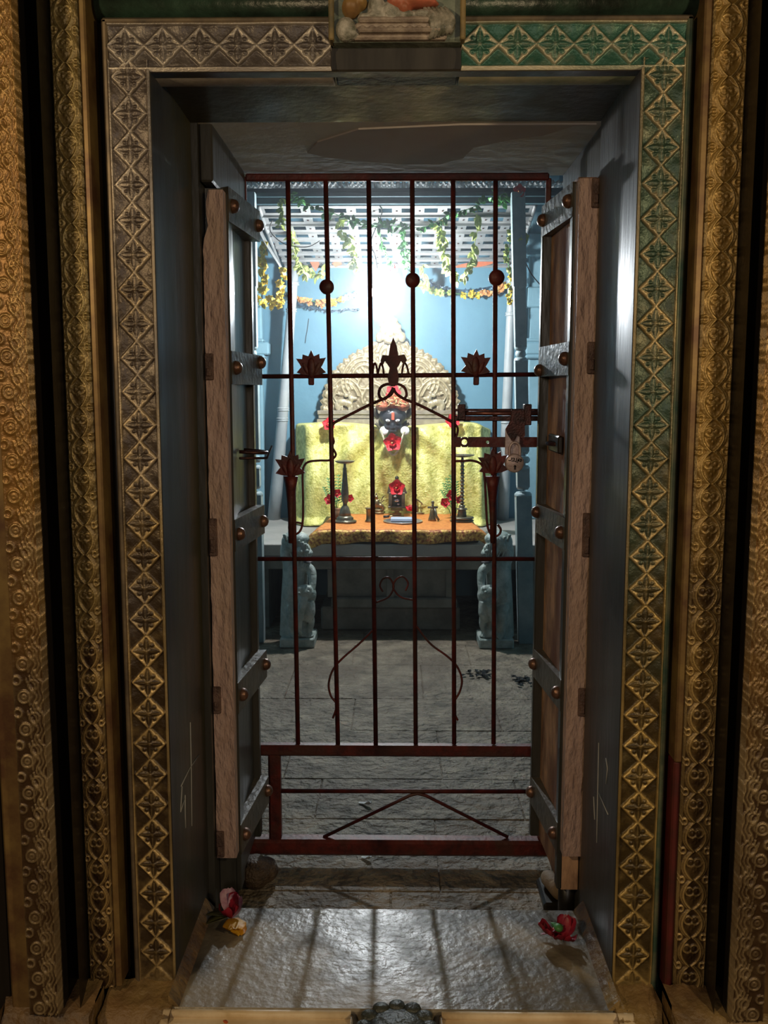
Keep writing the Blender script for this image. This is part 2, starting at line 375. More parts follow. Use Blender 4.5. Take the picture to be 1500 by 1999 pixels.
# wooden reveal boards, front lintel
m = MB(); m.box(XL-.05, XL, Y0+.005, Y1, .0, ZT+.05, bev=.004); jl = struct(m.build('trim_4', M_jamb), 'dark wooden door jamb on the left')
m = MB(); m.box(XR, XR+.05, Y0+.005, Y1, .0, ZT+.05, bev=.004); jr = struct(m.build('trim_5', M_jamb), 'glossy dark wooden door jamb on the right')
m = MB()
m.box(XL-.02, XR+.02, Y0+.01, Y0+.045, ZT, ZT+.12, bev=.003)
m.hexa([(XL, Y0+.045, ZT+.012), (XR, Y0+.045, ZT+.012), (XR, Y1, ZT2), (XL, Y1, ZT2), (XL, Y0+.045, ZT+.2), (XR, Y0+.045, ZT+.2), (XR, Y1, ZT2+.2), (XL, Y1, ZT2+.2)])
struct(m.build('trim_6', M_jamb), 'dark wooden lintel over the doorway')
# bluish corner block and pivot block at the top left
m = MB(); m.box(-.412, -.384, Y1+.01, Y2-.03, at(440, 372, 2.08).z+.01, ZS+.02, bev=.004)
struct(m.build('trim_7', M_leaf), 'dark pivot block above the left door')
# threshold
m = MB()
m.box(XL-.02, XR+.02, 1.636, 1.987, -.02, SZ, bev=.004)
o = struct(m.build('floor_threshold', M_sill, loc=(0, 1.8, 0)), 'worn polished grey stone threshold slab')
m = MB()
for X, s_ in ((XL, 1), (XR, -1)): m.hexa([(X, 1.64, SZ), (X+s_*.020, 1.64, SZ), (X+s_*.020, 1.987, SZ), (X, 1.987, SZ), (X, 1.64, SZ+.022), (X+s_*.010, 1.64, SZ+.012), (X+s_*.010, 1.987, SZ+.012), (X, 1.987, SZ+.022)])
struct(m.build('baseboard_sill', M_brown), 'brown mortar fillets along the threshold')
# chalk marks on the jambs
def chalk(name, X, lines, parent, off):
    m = MB()
    for ln in lines: m.tube([on_x(x, y, X)+Vector((off, 0, 0)) for x, y in ln], .0013, n=5)
    m.build(name, M_chalk, parent=parent)
chalk('chalk_mark', XL, [[(371, 1410), (373, 1500), (374, 1612)], [(388, 1474), (370, 1500), (353, 1535)], [(361, 1552), (361, 1585), (362, 1616)], [(355, 1535), (352, 1583)], [(352, 1585), (360, 1560)]], jl, .0005)
chalk('chalk_mark', XR, [[(1170, 1450), (1168, 1540), (1166, 1645)], [(1170, 1548), (1180, 1572), (1188, 1590)], [(1160, 1555), (1162, 1600)], [(1184, 1480), (1187, 1500), (1184, 1530)]], jr, -.0005)

# ------------------------------------------------------------------ carved strips
def ridge(d, w): return np.exp(-(d/w)**2)
def pat_flower(u, v):
    """bright lattice between dark four petalled flowers; u in -1..1 across, v in periods"""
    vv = (v-np.floor(v))*2-1; hw = 1.26
    uu = u*hw; A = np.abs(uu); B = np.abs(vv); D = A+B
    def petal(a, b):
        t = np.clip(a/.95, 0, 1); wd = .27*np.sin(PI*t**.72)+.004
        e = b/np.maximum(wd, .012)
        return np.where(a < .95, 1-e, -1.0)
    P1 = petal(A, B); P2 = petal(B, A)
    lobe = 1-np.hypot(A-.37, B-.37)/.19; lobe2 = 1-np.hypot(A-.20, B-.20)/.2
    Fm = np.maximum.reduce([P1, P2, lobe, lobe2])
    M = np.clip(Fm*2.2+.25, 0, 1)
    lat = np.clip((1.16-D)/.12, 0, 1); lat = np.maximum(lat, np.exp(-((B-1)**2+uu**2)/.020))
    ground = (1-M)*lat
    lipp = ridge(Fm-.12, .10)*lat
    rib = np.maximum(ridge(B, .028)*(A > .18)*(A < .8), ridge(A, .028)*(B > .18)*(B < .8))
    knob = np.exp(-((uu**2+vv**2)/.012))
    pil = np.exp(-(((A-1.05)/.30)**2+((B-1)/.42)**2))
    rail = ridge(np.abs(u)-.955, .05); gr = 1-.75*ridge(np.abs(u)-.87, .03)
    dome = np.sqrt(np.clip(np.maximum.reduce([P1, P2, lobe*.8]), 0, 1))
    h = np.maximum.reduce([ground*.75*gr, dome*.9*(1-.35*rib), knob, pil*.30, rail])
    wear = np.clip(np.maximum.reduce([ground*gr*.95, lipp*.30, rib*.28, knob*.35, rail*.9, pil*.0]), 0, 1)
    return h, wear
def pat_vine(u, v):
    vv = v-np.floor(v); A = .62
    c = A*np.abs(np.sin(PI*vv))**.7+.04
    r1 = ridge(np.abs(u)-c, .07); r1b = ridge(np.abs(u)-c-.16, .045)*.7
    def blob(cu, cv, ru, rv): return np.exp(-(((np.abs(u)-cu)/ru)**2+((vv-cv)/rv)**2))
    tre = np.maximum.reduce([blob(.22, .62, .15, .10), blob(.0, .47, .14, .14), blob(.16, .40, .10, .08), blob(0, .30, .06, .07)])
    q = np.hypot((np.abs(u)-.78), (vv-.02)*1.9+0*u); q2 = np.hypot((np.abs(u)-.78), (vv-1.0)*1.9)
    cur = np.maximum(ridge(q-.17, .05), ridge(q2-.17, .05))*(np.abs(u) < .93)
    q3 = np.hypot((np.abs(u)-.24), (vv-.60)*1.9); cur2 = ridge(q3-.26, .04)*(np.abs(u) < c)*.8
    rail = ridge(np.abs(u)-.97, .05)
    h = np.maximum.reduce([r1, r1b, tre*.7, cur*.8, cur2, rail])
    wear = np.clip(np.maximum.reduce([r1, r1b, cur, cur2, rail])*.95+.05, 0, 1)
    return h, wear
def pat_scroll(u, v):
    vv = v-np.floor(v); h = 0*u
    for k in (-1, 0, 1):
        w = vv-k
        q = np.hypot(u+1.15, (w-.35)*1.9); ph = np.arctan2((w-.35)*1.9, u+1.15)
        for R, a_ in ((2.02, 1), (1.80, .8), (1.58, .9), (1.30, .6)):
            h = np.maximum(h, a_*ridge(q-R+.05*np.sin(ph*14), .055)*((ph > -.55) & (ph < .75)))
        q = np.hypot(u-.28, (w-.62)*1.9); h = np.maximum(h, ridge(q-.30, .06)*.8)
        q = np.hypot(u+.30, (w-.25)*1.9); h = np.maximum(h, ridge(q-.34, .06)*.8); h = np.maximum(h, ridge(q-.12, .07)*.6)
        q = np.hypot(u+.72, (w-.75)*1.9); h = np.maximum(h, ridge(q-.24, .06)*.7)
    tip = np.exp(-(((u-.15+(vv-.5)*1.2)/.13)**2+((vv-.45)/.13)**2)); h = np.maximum(h, tip*.95)
    rail = np.maximum(ridge(u-.95, .04), ridge(u+.96, .03)); h = np.maximum(h, rail)
    return h, np.clip(h*.9, 0, 1)
def strip(name, p0, p1, width, periods, amp, fn, m, thick, label, horiz=False, step=.0016, lowfade=0):
    """relief slab: runs from p0 to p1 (inner lower corner line), facing -Y, pattern along its length"""
    p0 = Vector(p0); p1 = Vector(p1); L = (p1-p0).length
    nu = max(8, int(width/step)); nv = max(8, int(L/step))
    u = np.linspace(-1, 1, nu); v = np.linspace(0, periods, nv); U, V = np.meshgrid(u, v)
    h, wr = fn(U, V)
    # hammered irregularity
    rs = np.random.RandomState(len(name)*7+int(abs(p0.x)*1000)); ph = rs.rand(6)*6.28
    irr = .82+.18*np.sin(V*1.7+ph[0])*np.sin(V*.63+U*1.3+ph[1]); h = h*irr; wr = np.clip(wr*(.80+.25*np.sin(V*.9+ph[2]+U)), 0, 1)
    if lowfade:
        f = np.clip(V/lowfade, 0, 1)**.7; h = h*f+(1-f)*.3; wr = wr*f+.45*(1-f)
    d = (p1-p0)/L; side = Vector((0, 0, 1)) if horiz else Vector((1, 0, 0))
    X = p0.x + d.x*L*(V/periods) + side.x*width*(U+1)/2
    Z = p0.z + d.z*L*(V/periods) + side.z*width*(U+1)/2
    Yv = p0.y - amp*h
    edge = np.zeros_like(h, bool); edge[0] = edge[-1] = True; edge[:, 0] = edge[:, -1] = True
    Yv[edge] = p0.y+thick
    co = np.stack([X, Yv, Z], -1).reshape(-1, 3).astype(np.float32)
    org = co.mean(0); org[2] = co[:, 2].min()
    i, j = np.meshgrid(np.arange(nv-1), np.arange(nu-1), indexing='ij'); a = (i*nu+j).ravel()
    if horiz: fs = np.stack([a, a+nu, a+nu+1, a+1], -1)
    else: fs = np.stack([a, a+1, a+nu+1, a+nu], -1)
    if horiz: fs = fs[:, ::1]
    me = bpy.data.meshes.new(name); nf = len(fs)
    me.vertices.add(len(co)); me.vertices.foreach_set('co', (co-org).ravel())
    me.loops.add(nf*4); me.loops.foreach_set('vertex_index', fs.ravel().astype(np.int32))
    me.polygons.add(nf); me.polygons.foreach_set('loop_start', np.arange(0, nf*4, 4, dtype=np.int32))
    me.update(calc_edges=True)
    me.polygons.foreach_set('use_smooth', [True]*nf)
    at_ = me.attributes.new('wear', 'FLOAT', 'POINT'); at_.data.foreach_set('value', wr.ravel().astype(np.float32))
    me.materials.append(m)
    o = bpy.data.objects.new(name, me); C.objects.link(o); o.location = org; o['_org'] = tuple(float(x) for x in org)
    return struct(o, label)
ZTOP = at(768, 44, Y0).z
cxl = at(268, 1000, Y0).x; 
# C: flowers. widths taken on the door plane
aL0 = at(228, 1000, Y0).x; 
CLx0 = -.496; CLx1 = XL; CRx0 = XR; CRx1 = .490
per = (at(240, 150, Y0).z-at(240, 957, Y0).z)/12
zbot = at(300, 1925, Y0).z; ztopC = at(240, 116, Y0).z
nper = (ztopC-zbot)/per
strip('trim_8', (CLx0, Y0, ztopC-round(nper)*per), (CLx0, Y0, ztopC), CLx1-CLx0, round(nper), .009, pat_flower, M_CL, .09, 'carved flower strip up the left jamb, greyed brass', lowfade=1.6)
strip('trim_9', (CRx0, Y0, ztopC-round(nper)*per), (CRx0, Y0, ztopC), CRx1-CRx0, round(nper), .009, pat_flower, M_CR, .09, 'carved flower strip up the right jamb with green patina', lowfade=1.6)
xt0 = at(648, 90, Y0).x; xt1 = at(900, 90, Y0).x
wtop = ZTOP-ZT
strip('trim_10', (CLx0, Y0-.001, ZT), (xt0, Y0-.001, ZT), wtop, 6, .009, pat_flower, M_CT, .09, 'carved flower strip over the doorway, left of the plaque', horiz=True)
strip('trim_11', (xt1, Y0-.001, ZT), (CRx1, Y0-.001, ZT), wtop, 6, .009, pat_flower, M_CTR, .09, 'green carved flower strip over the doorway, right of the plaque', horiz=True)
# backing mouldings in the dark gaps
def vslab(name, px0, px1, Y, thick, m, label, py=1000, z0=None, bev=.004):
    a = at(px0, py, Y).x; b = at(px1, py, Y).x; mm = MB(); mm.box(a, b, Y, Y+thick, 0 if z0 is None else z0, 2.15, bev=bev)
    return struct(mm.build(name, m), label)
# edge fillets next to C strips (slightly proud)
m = MB()
m.box(CLx0-.008, CLx0+.002, Y0-.006, Y0+.08, zbot, ZTOP+.008, bev=.003); 
struct(m.build('trim_12', M_CL_f if False else mat('fillet_brass', (.24, .18, .11), (.10, .08, .06), rough=.4, metal=.5, scale=14)), 'thin brass fillet left of the flower strip')
m = MB(); m.box(CRx1-.002, CRx1+.010, Y0-.006, Y0+.08, zbot, ZTOP+.008, bev=.003)
struct(m.build('trim_13', mat('fillet_green', (.20, .20, .12), (.05, .10, .07), rough=.4, metal=.4, scale=14)), 'thin green fillet right of the flower strip')
m = MB(); m.box(CLx0-.008, xt0, Y0-.006, Y0+.08, ZTOP-.001, ZTOP+.009, bev=.003); m.box(xt1, CRx1+.01, Y0-.006, Y0+.08, ZTOP-.001, ZTOP+.009, bev=.003)
struct(m.build('trim_14', MATS['fillet_brass'] if 'fillet_brass' in MATS else M_brass), 'thin fillet over the carved lintel strips')
# gap boards
gl0 = at(173, 100, 1.66).x; 
m = MB(); m.box(-.74, CLx0-.006, 1.735, 1.80, 0, 2.2)
m.tube([(CLx0-.018, 1.735, .1), (CLx0-.018, 1.735, 2.2)], .010, n=10)
struct(m.build('trim_15', M_black), 'dark recessed moulding left of the carved strip')
m = MB(); m.box(CRx1+.008, .78, 1.735, 1.80, 0, 2.2)
m.tube([(CRx1+.020, 1.735, .1), (CRx1+.020, 1.735, 2.2)], .011, n=10)
struct(m.build('trim_16', M_green2), 'dark green recessed moulding right of the carved strip')
m = MB(); m.box(CLx0-.01, CRx1+.01, 1.735, 1.80, ZTOP, 2.3); m.tube([(CLx0-.02, 1.72, ZTOP+.035), (CRx1+.02, 1.72, ZTOP+.035)], .024, n=14)
struct(m.build('trim_17', M_green2), 'dark green moulding above the carved lintel')
# B strips
def bstrip(name, pxa, pxb, Y, fn, m, periods_len, amp, label, flipx=False, ztop=2.15, z0=.17, step=.0016, py=100):
    a = pxa; b = pxb; n_ = max(2, round((ztop-z0)/periods_len))
    f2 = (lambda u, v: fn(-u, v)) if flipx else fn
    return strip(name, (a, Y, z0), (a, Y, ztop), b-a, n_, amp, f2, m, .16, label, step=step)
bstrip('trim_18', -.5785, -.533, 1.66, pat_vine, M_BL, .052, .006, 'gilded vine scroll strip on the left')
bstrip('trim_19', .522, .578, 1.66, pat_vine, M_BR, .056, .006, 'gilded vine scroll strip on the right')
fp = mat('plain_gilt_band', (.26, .17, .06), (.12, .06, .03), rough=.4, metal=.4, scale=12)
a = -.533; b = -.521
m = MB(); m.box(a, b, 1.664, 1.80, .17, 2.15, bev=.003); struct(m.build('trim_20', fp), 'plain gilt band beside the left vine strip')
a = .508; b = .522
m = MB(); m.box(a, b, 1.664, 1.80, .62, 2.15, bev=.003); struct(m.build('trim_21', fp), 'plain gilt band beside the right vine strip')
m = MB(); m.box(a, b, 1.668, 1.80, .17, .62, bev=.003); struct(m.build('trim_22', M_dred), 'dark red lower end of the band on the right')
# A strips outermost
bstrip('trim_23', -.665, -.608, 1.58, pat_scroll, M_AL, .058, .0055, 'outer gilded acanthus strip on the left', step=.002)
bstrip('trim_24', .600, .66, 1.58, pat_scroll, M_AL, .058, .0055, 'outer gilded acanthus strip on the right', flipx=True, step=.002)
for nm, xa_, xb_ in (('trim_32', -.705, -.665), ('trim_33', .66, .70)):
    m = MB(); m.box(xa_, xb_, 1.60, 1.80, 0, 2.15, bev=.004); struct(m.build(nm, fp), 'plain outermost gilt band')
# dark curved hollow between A and B, outer plain walls
def hollow(name, xa, xb, m_, label):
    mm = MB(); K = 12
    P = [[(xa+(xb-xa)*k/K, 1.60+.14*math.sin(PI*k/K)+(.06 if False else 0)*k/K, z) for k in range(K+1)] for z in (0, 2.2)]
    mm.grid(P); n_ = K+1
    mm.add([(xa, 1.8, 0), (xb, 1.8, 0), (xb, 1.8, 2.2), (xa, 1.8, 2.2)], [(0, 1, 2, 3)])
    return struct(mm.build(name, m_), label)
hollow('trim_25', -.608, -.5785, M_black, 'dark hollow moulding on the left')
hollow('trim_26', .578, .600, M_black, 'dark hollow moulding on the right')
m = MB(); m.box(-2.5, -.705, 1.62, 1.8, 0, 2.3, bev=.01); m.box(.70, 2.5, 1.62, 1.8, 0, 2.3, bev=.01)
struct(m.build('wall_outer', M_black, loc=(0, 1.7, 0)), 'dark outer wall of the hall')
m = MB(); m.box(-2.5, 2.5, 1.52, 1.8, 2.15, 2.6); struct(m.build('wall_top', M_black), 'dark wall over the mouldings')
# plinths at the foot of the frame
def lump(name, x0, x1, y0, y1, z0, z1, m_, label, sid):
    rs = random.Random(sid); K = 14; H = 8; P = []
    mm = MB()
    def pt(x, y, z): return (x+rs.uniform(-.004, .004), y+rs.uniform(-.004, .004), z+rs.uniform(-.004, .004))
    prof = [(y0, z0), (y0, z0+(z1-z0)*.4), (y0+.006, z1-.03), (y0+.02, z1-.008), (y0+(y1-y0)*.5, z1), (y1, z1+.012)]
    P = [[pt(x0+(x1-x0)*k/K, y, z) for k in range(K+1)] for y, z in prof]
    mm.grid(P); mm.add([(x0, y0, z0), (x0, y1, z0), (x0, y1, z1), (x0, y0, z1)], [(0, 1, 2, 3)]); mm.add([(x1, y0, z0), (x1, y1, z0), (x1, y1, z1), (x1, y0, z1)], [(3, 2, 1, 0)])
    return struct(mm.build(name, m_), label)
lump('trim_27', at(196, 1950, 1.62).x, XL+.008, 1.60, 1.70, .0, zbot+.004, M_brown, 'brown mortar foot under the left flower strip', 3)
lump('trim_28', XR-.008, at(1300, 1950, 1.62).x, 1.60, 1.70, .0, zbot+.004, M_brown, 'brown mortar foot under the right flower strip', 4)
lump('trim_29', -.72, at(190, 1950, 1.62).x, 1.57, 1.66, .0, .176, M_brown, 'brown mortar foot under the left vine strip', 5)
lump('trim_30', at(1306, 1950, 1.62).x, .72, 1.57, 1.66, .0, .176, M_brown, 'brown mortar foot under the right vine strip', 6)

# kerb stones at the very bottom
def kerb(x0, x1, label, chip):
    Yk = 1.634; zt = at(500, 1966, Yk).z; mm = MB()
    a = at(x0, 1985, Yk).x; b = at(x1, 1985, Yk).x
    mm.box(a, b, 1.50, Yk, .0, zt-.012, bev=.003); mm.tube([(a+.004, Yk-.008, zt-.009), (b-.004, Yk-.008, zt-.009)], .008, n=10)
    o = mm.build('kerb_stone', M_cream); tag(o, label, 'kerb stone', None); return o
kerb(318, 690, 'cream marble kerb block at the lower left, spotted with orange', 1)
kerb(858, 1238, 'cream marble kerb block at the lower right, plain', 2)
m = MB(); p = at(775, 1985, 1.57)
m.lathe((p.x, 1.555, .0), [(.075, 0), (.078, .12), (.072, p.z-.03), (.06, p.z-.012), (.03, p.z-.004), (.005, p.z)], n=26)
for k in range(12):
    q = 2*PI*k/12; m.ell((p.x+.058*math.cos(q), 1.56+.058*math.sin(q), p.z-.012), (.016, .016, .008))
tag(m.build('drain_stone', M_dkstone), 'dark carved round stone between the two cream kerb blocks', 'stone')

# ================================================================== PLAQUE above the door
pY = 1.68
p0 = at(645, 82, pY); p1 = at(905, 82, pY)
t = thing('relief_plaque', ((p0.x+p1.x)/2, pY, p0.z), 'painted stone relief of a seated figure above the doorway', 'relief')
m = MB(); m.box(p0.x, p1.x, pY, pY+.06, p0.z, p0.z+.26, bev=.004); m.build('backing_panel', mat('grey_green_panel', (.26, .29, .23), (.10, .13, .10), rough=.6, scale=14, bump=.003), parent=t)
for xx in (p0.x-.002, p1.x-.006):
    m = MB(); m.box(xx, xx+.009, pY-.012, pY+.02, p0.z, p0.z+.26, bev=.002)
    m.build('side_fillet', mat('ochre_fillet', (.28, .20, .08), (.12, .10, .05), rough=.5, scale=20), parent=t)
def pl_blob(name, items, m_):
    mm = MB()
    for x, y, rx, ry, rz in items:
        c = at(x, y, pY-.004); mm.ell(c, (rx/1850*1.68, ry, rz/1850*1.68))
    o = mm.build(name, m_, parent=t); remesh(o, .0022, 3); return o
Mps = mat('pinkish_grey_stone', (.46, .38, .30), (.22, .17, .14), rough=.5, scale=30, bump=.002)
def pbx(m_, x0, x1, y0, y1, d):
    a_ = at(x0, y0, pY); b_ = at(x1, y1, pY); m_.box(a_.x, b_.x, pY-d, pY+.01, b_.z, a_.z, bev=.003)
m = MB(); pbx(m, 700, 862, 40, 50, .020); pbx(m, 694, 868, 50, 62, .014); pbx(m, 700, 862, 62, 70, .022); pbx(m, 690, 872, 70, 80, .010)
for k in range(9): m.ell(at(708+k*18.5, 56, pY-.014), (.006, .006, .005))
o = m.build('seat_base', Mps, parent=t)
pl_blob('figure', [(676, 58, 20, .016, 22), (690, 66, 12, .014, 12), (712, 36, 14, .014, 8), (728, 34, 12, .018, 7), (742, 36, 14, .015, 8), (735, 14, 17, .018, 24), (765, 26, 20, .020, 22), (792, 32, 20, .018, 10), (824, 30, 20, .018, 9), (846, 38, 14, .018, 12)], mat('pale_grey_figure', (.58, .54, .47), (.16, .16, .12), rough=.45, scale=40, bump=.002))
m = MB()
for k in range(6):
    x = 842+k*8; m.tube(smooth_curve([at(x-14, 14, pY-.008), at(x, 36, pY-.016), at(x+4-k, 62-k, pY-.016), at(x-4, 76-k*2, pY-.008)], 5), [.002, .003, .004, .005, .006, .006, .006, .006, .006, .006, .005, .005, .004, .004, .003, .002], n=8)
m.build('drapery_folds', mat('dark_edged_folds', (.44, .40, .33), (.10, .10, .07), rough=.4, scale=50, bump=.001), parent=t)
pl_blob('yellow_limb', [(686, 16, 18, .026, 19), (702, 8, 16, .022, 12)], mat('ochre_limb', (.42, .26, .07), (.26, .14, .05), rough=.5, scale=20))
pl_blob('red_garment', [(775, 8, 20, .026, 16), (790, 20, 12, .024, 14), (812, 8, 44, .026, 9)], mat('faded_red_cloth', (.60, .16, .09), (.34, .12, .06), rough=.5, scale=24))
# dark recess under plaque
m = MB(); a = at(652, 130, Y0).x; b = at(898, 130, Y0).x
m.box(a, b, Y0+.012, Y0+.1, ZT+.003, p0.z+.004, bev=.003)
struct(m.build('trim_31', mat('dark_blue_block', (.045, .052, .05), (.015, .02, .022), rough=.5, scale=12, bump=.003)), 'dark block under the relief plaque')

# ================================================================== DOORS
def door(name, sgn, label):
    """sgn=-1 the left leaf, +1 the right leaf; both swung inwards"""
    if sgn < 0:
        fx0, fx1 = -.411, -.366; back = (-.408, -.366); zt = at(420, 370, 2.05).z; zb = at(435, 1675, 2.05).z
    else:
        fx0, fx1 = .380, .423; back = (.357, .43); zt = at(1140, 348, 2.05).z; zb = at(1125, 1672, 2.05).z
    t = thing(name, ((fx0+fx1)/2, 2.05, 0), label, 'door'); t['kind'] = 'structure'
    del t['category']
    # front edge board (raw pinkish wood facing the camera)
    m = MB(); K = 60; P = []
    rs = random.Random(5+sgn)
    outer = fx0 if sgn < 0 else fx1; inner = fx1 if sgn < 0 else fx0
    pts_o = []; 
    for k in range(K+1):
        z = zb+(zt-zb)*k/K; jag = rs.uniform(0, .0022)
        if sgn < 0 and k > K-5: jag = rs.uniform(.006, .016) if k > K-4 else .004
        pts_o.append((outer - sgn*jag, z))
    poly = pts_o + [(inner, zt), (inner, zb)]
    if sgn < 0: poly = [(inner, zb), (inner, zt)] + pts_o[::-1]
    m.prism(poly, 2.05, 2.085)
    m.build('edge_board', M_pink, parent=t)
    # notches
    ny = [(690, 742), (1012, 1085), (1340, 1392), (1622, 1672)] if sgn < 0 else [(350, 408), (668, 730), (1000, 1085), (1340, 1394)]
    for a_, b_ in ny:
        x0 = outer + (.0 if sgn < 0 else -.018); x1 = x0+.018
        za = at(425, a_, 2.05).z; zc = at(425, b_, 2.05).z
        m = MB(); m.box(x0, x1, 2.043, 2.06, zc, za, bev=.002); m.box(x0+.003, x1-.004, 2.038, 2.05, zc+.008, (za+zc)/2-.003, bev=.002)
        m.build('hinge_knuckle', mat('worn_hinge_wood', (.17, .10, .075), (.08, .045, .035), rough=.6, scale=30, bump=.004), parent=t)
    # panel
    m = MB()
    xo = outer + (0 if sgn < 0 else 0)
    for (z0_, z1_) in ((zb-.10, zt+.01),):
        if sgn < 0: q = [(-.411, 2.086), (-.372, 2.086), (-.370, 2.36), (-.411, 2.36)]
        else: q = [(.384, 2.086), (.423, 2.086), (.423, 2.36), (.372, 2.36)]
        m.hexa([(x, y, z0_) for x, y in q]+[(x, y, z1_) for x, y in q])
    m.build('panel', M_leaf if sgn < 0 else M_rough, parent=t)
    # stiles (rims) near and far
    for bx_ in (((-.376, -.362, 2.086, 2.14), (-.39, -.355, 2.355, 2.385)) if sgn < 0 else ((.374, .388, 2.086, 2.12), (.350, .40, 2.352, 2.378))):
        m = MB(); m.box(*bx_, zb-.1, zt, bev=.003); m.build('stile', M_leaf, parent=t)
    nb = [(455, 402), (455, 718), (465, 1043), (470, 1357), (472, 1630)]
    fb = [(505, 440), (505, 708), (512, 1018), (515, 1298), (518, 1545)]
    if sgn > 0:
        nb = [(1103, 392), (1103, 700), (1103, 1040), (1098, 1353), (1096, 1628)]
        fb = [(1052, 463), (1052, 723), (1050, 1000), (1050, 1272), (1050, 1512)]
    for i, (a_, b_) in enumerate(zip(nb, fb)):
        A = at(*a_, 2.11); B = at(*b_, 2.34); zc = A.z; h = .036
        m = MB()
        if sgn < 0: ring = [(-.38, 2.10), (-.360, 2.085), (-.334, 2.37), (-.38, 2.37)]
        else: ring = [(.385, 2.36), (.349, 2.365), (.373, 2.09), (.395, 2.10)]
        m.hexa([(x, y, zc-h) for x, y in ring]+[(x, y, zc+h) for x, y in ring])
        bt = m.build('batten', M_batten, parent=t)
        for q, yy in ((A, 2.115), (B, 2.345)):
            x = (-.360+(yy-2.085)*(.026/.285)) if sgn < 0 else (.373-(yy-2.09)*(.024/.275))
            mm = MB(); ax = (-sgn, 0, 0)
            mm.lathe((x-sgn*(-.001), yy, q.z if abs(q.z-zc) < h-.012 else zc), [(.015, -.002), (.0155, .003), (.014, .009), (.010, .014), (.004, .0165), (.0005, .017)], n=14, axis=ax)
            mm.build('bolt', M_bolt, parent=t)
    # pull
    if sgn < 0:
        c = at(478, 880, 2.22); X = -.366
        pts = []
        for k in range(13):
            q = PI*k/12; pts.append((X+.002+.062*math.sin(q)*.95, 2.22-.035*math.cos(q), c.z-.004*math.sin(q)))
        m = MB(); m.tube(pts, .0042, n=8); m.tube([(X+.0, 2.20, c.z-.016), (X+.055, 2.26, c.z-.02), (X+.062, 2.30, c.z+.006)], .003, n=6)
        m.build('ring_pull', M_iron, parent=t)
    else:
        c = at(1082, 866, 2.22)
        m = MB(); m.box(.366, .378, 2.16, 2.30, c.z-.020, c.z+.020, bev=.003); m.build('handle_slot', M_black, parent=t)
        pts = [(.372-.02*math.sin(PI*k/10), 2.19+.07*k/10, c.z) for k in range(11)]
        m = MB(); m.tube(pts, .005, n=8); m.build('ring_pull', M_iron, parent=t)
    # pivot foot
    m = MB(); xx = (-.40 if sgn < 0 else .41)
    m.lathe((xx, 2.14, 0), [(.022, 0), (.022, zb-.09)], n=14); m.build('pivot_foot', M_black, parent=t)
    return t
door('door_1', -1, 'left dark door leaf swung inward, its pinkish raw edge facing out')
door('door_2', 1, 'right dark door leaf swung inward, with rough brown inner face and studs')

# ================================================================== GATE
GY = 2.475
G = thing('metal_gate', at(770, 1650, GY), 'rusty red barred metal gate with lotus ornaments across the doorway', 'gate')
def bar(name, a, b, r, n=10, Y=GY, m_=None, square=False):
    A = at(*a, Y); B = at(*b, Y); mm = MB()
    if square:
        lo = Vector((min(A.x, B.x), Y, min(A.z, B.z))); hi = Vector((max(A.x, B.x), Y, max(A.z, B.z)))
        if abs(A.x-B.x) > abs(A.z-B.z): mm.box(lo.x, hi.x, Y-r, Y+r, (lo.z+hi.z)/2-r, (lo.z+hi.z)/2+r, bev=r*.35)
        else: mm.box((lo.x+hi.x)/2-r, (lo.x+hi.x)/2+r, Y-r, Y+r, lo.z, hi.z, bev=r*.35)
    else: mm.tube([A, B], r, n=n)
    return mm.build(name, m_ or M_red, parent=G)
K = GY/1850
bar('top_rail', (480, 345), (1072, 348), 7*K, square=True)
for (xa, ya, xb, yb) in ((562, 350, 582, 1452), (636, 350, 660, 1452), (720, 350, 734, 1452), (805, 350, 812, 1452), (885, 350, 887, 1452), (968, 350, 964, 1452)):
    bar('vertical_bar', (xa, ya), (xb, yb), 4.7*K)
bar('side_post', (478, 345), (494, 1460), 5*K, square=True)
bar('side_post', (1063, 348), (1056, 1465), 5*K, square=True)
bar('cross_rail', (505, 735), (1056, 731), 4.4*K, Y=GY+.004)
bar('cross_rail', (485, 1091), (1056, 1091), 4.6*K, Y=GY+.004)
bar('middle_rail', (488, 1462), (1056, 1465), 11.5*K, square=True)
bar('foot_post', (537, 1470), (538, 1640), 12.5*K, square=True)
bar('foot_post', (1062, 1465), (1060, 1640), 10*K, square=True)
bar('lower_rail', (548, 1544), (1056, 1545), 4.6*K)
bar('bottom_rail', (472, 1648), (1075, 1652), 17*K, square=True)
m = MB(); m.tube([at(632, 1634, GY), at(800, 1553, GY), at(815, 1549, GY), at(832, 1553, GY), at(992, 1634, GY)], 3.6*K, n=8); m.build('lower_brace', M_red, parent=G)
# discs
for x, y, r in ((638, 560, 14), (806, 547, 14), (970, 542, 15)):
    c = at(x, y, GY); m = MB(); m.lathe((c.x, GY+.003, c.z), [(r*K*.96, -.008), (r*K, -.006), (r*K, .006), (r*K*.9, .009), (r*K*.6, .013), (.001, .015)], n=22, axis=(0, -1, 0)); m.build('boss', M_red, parent=G)
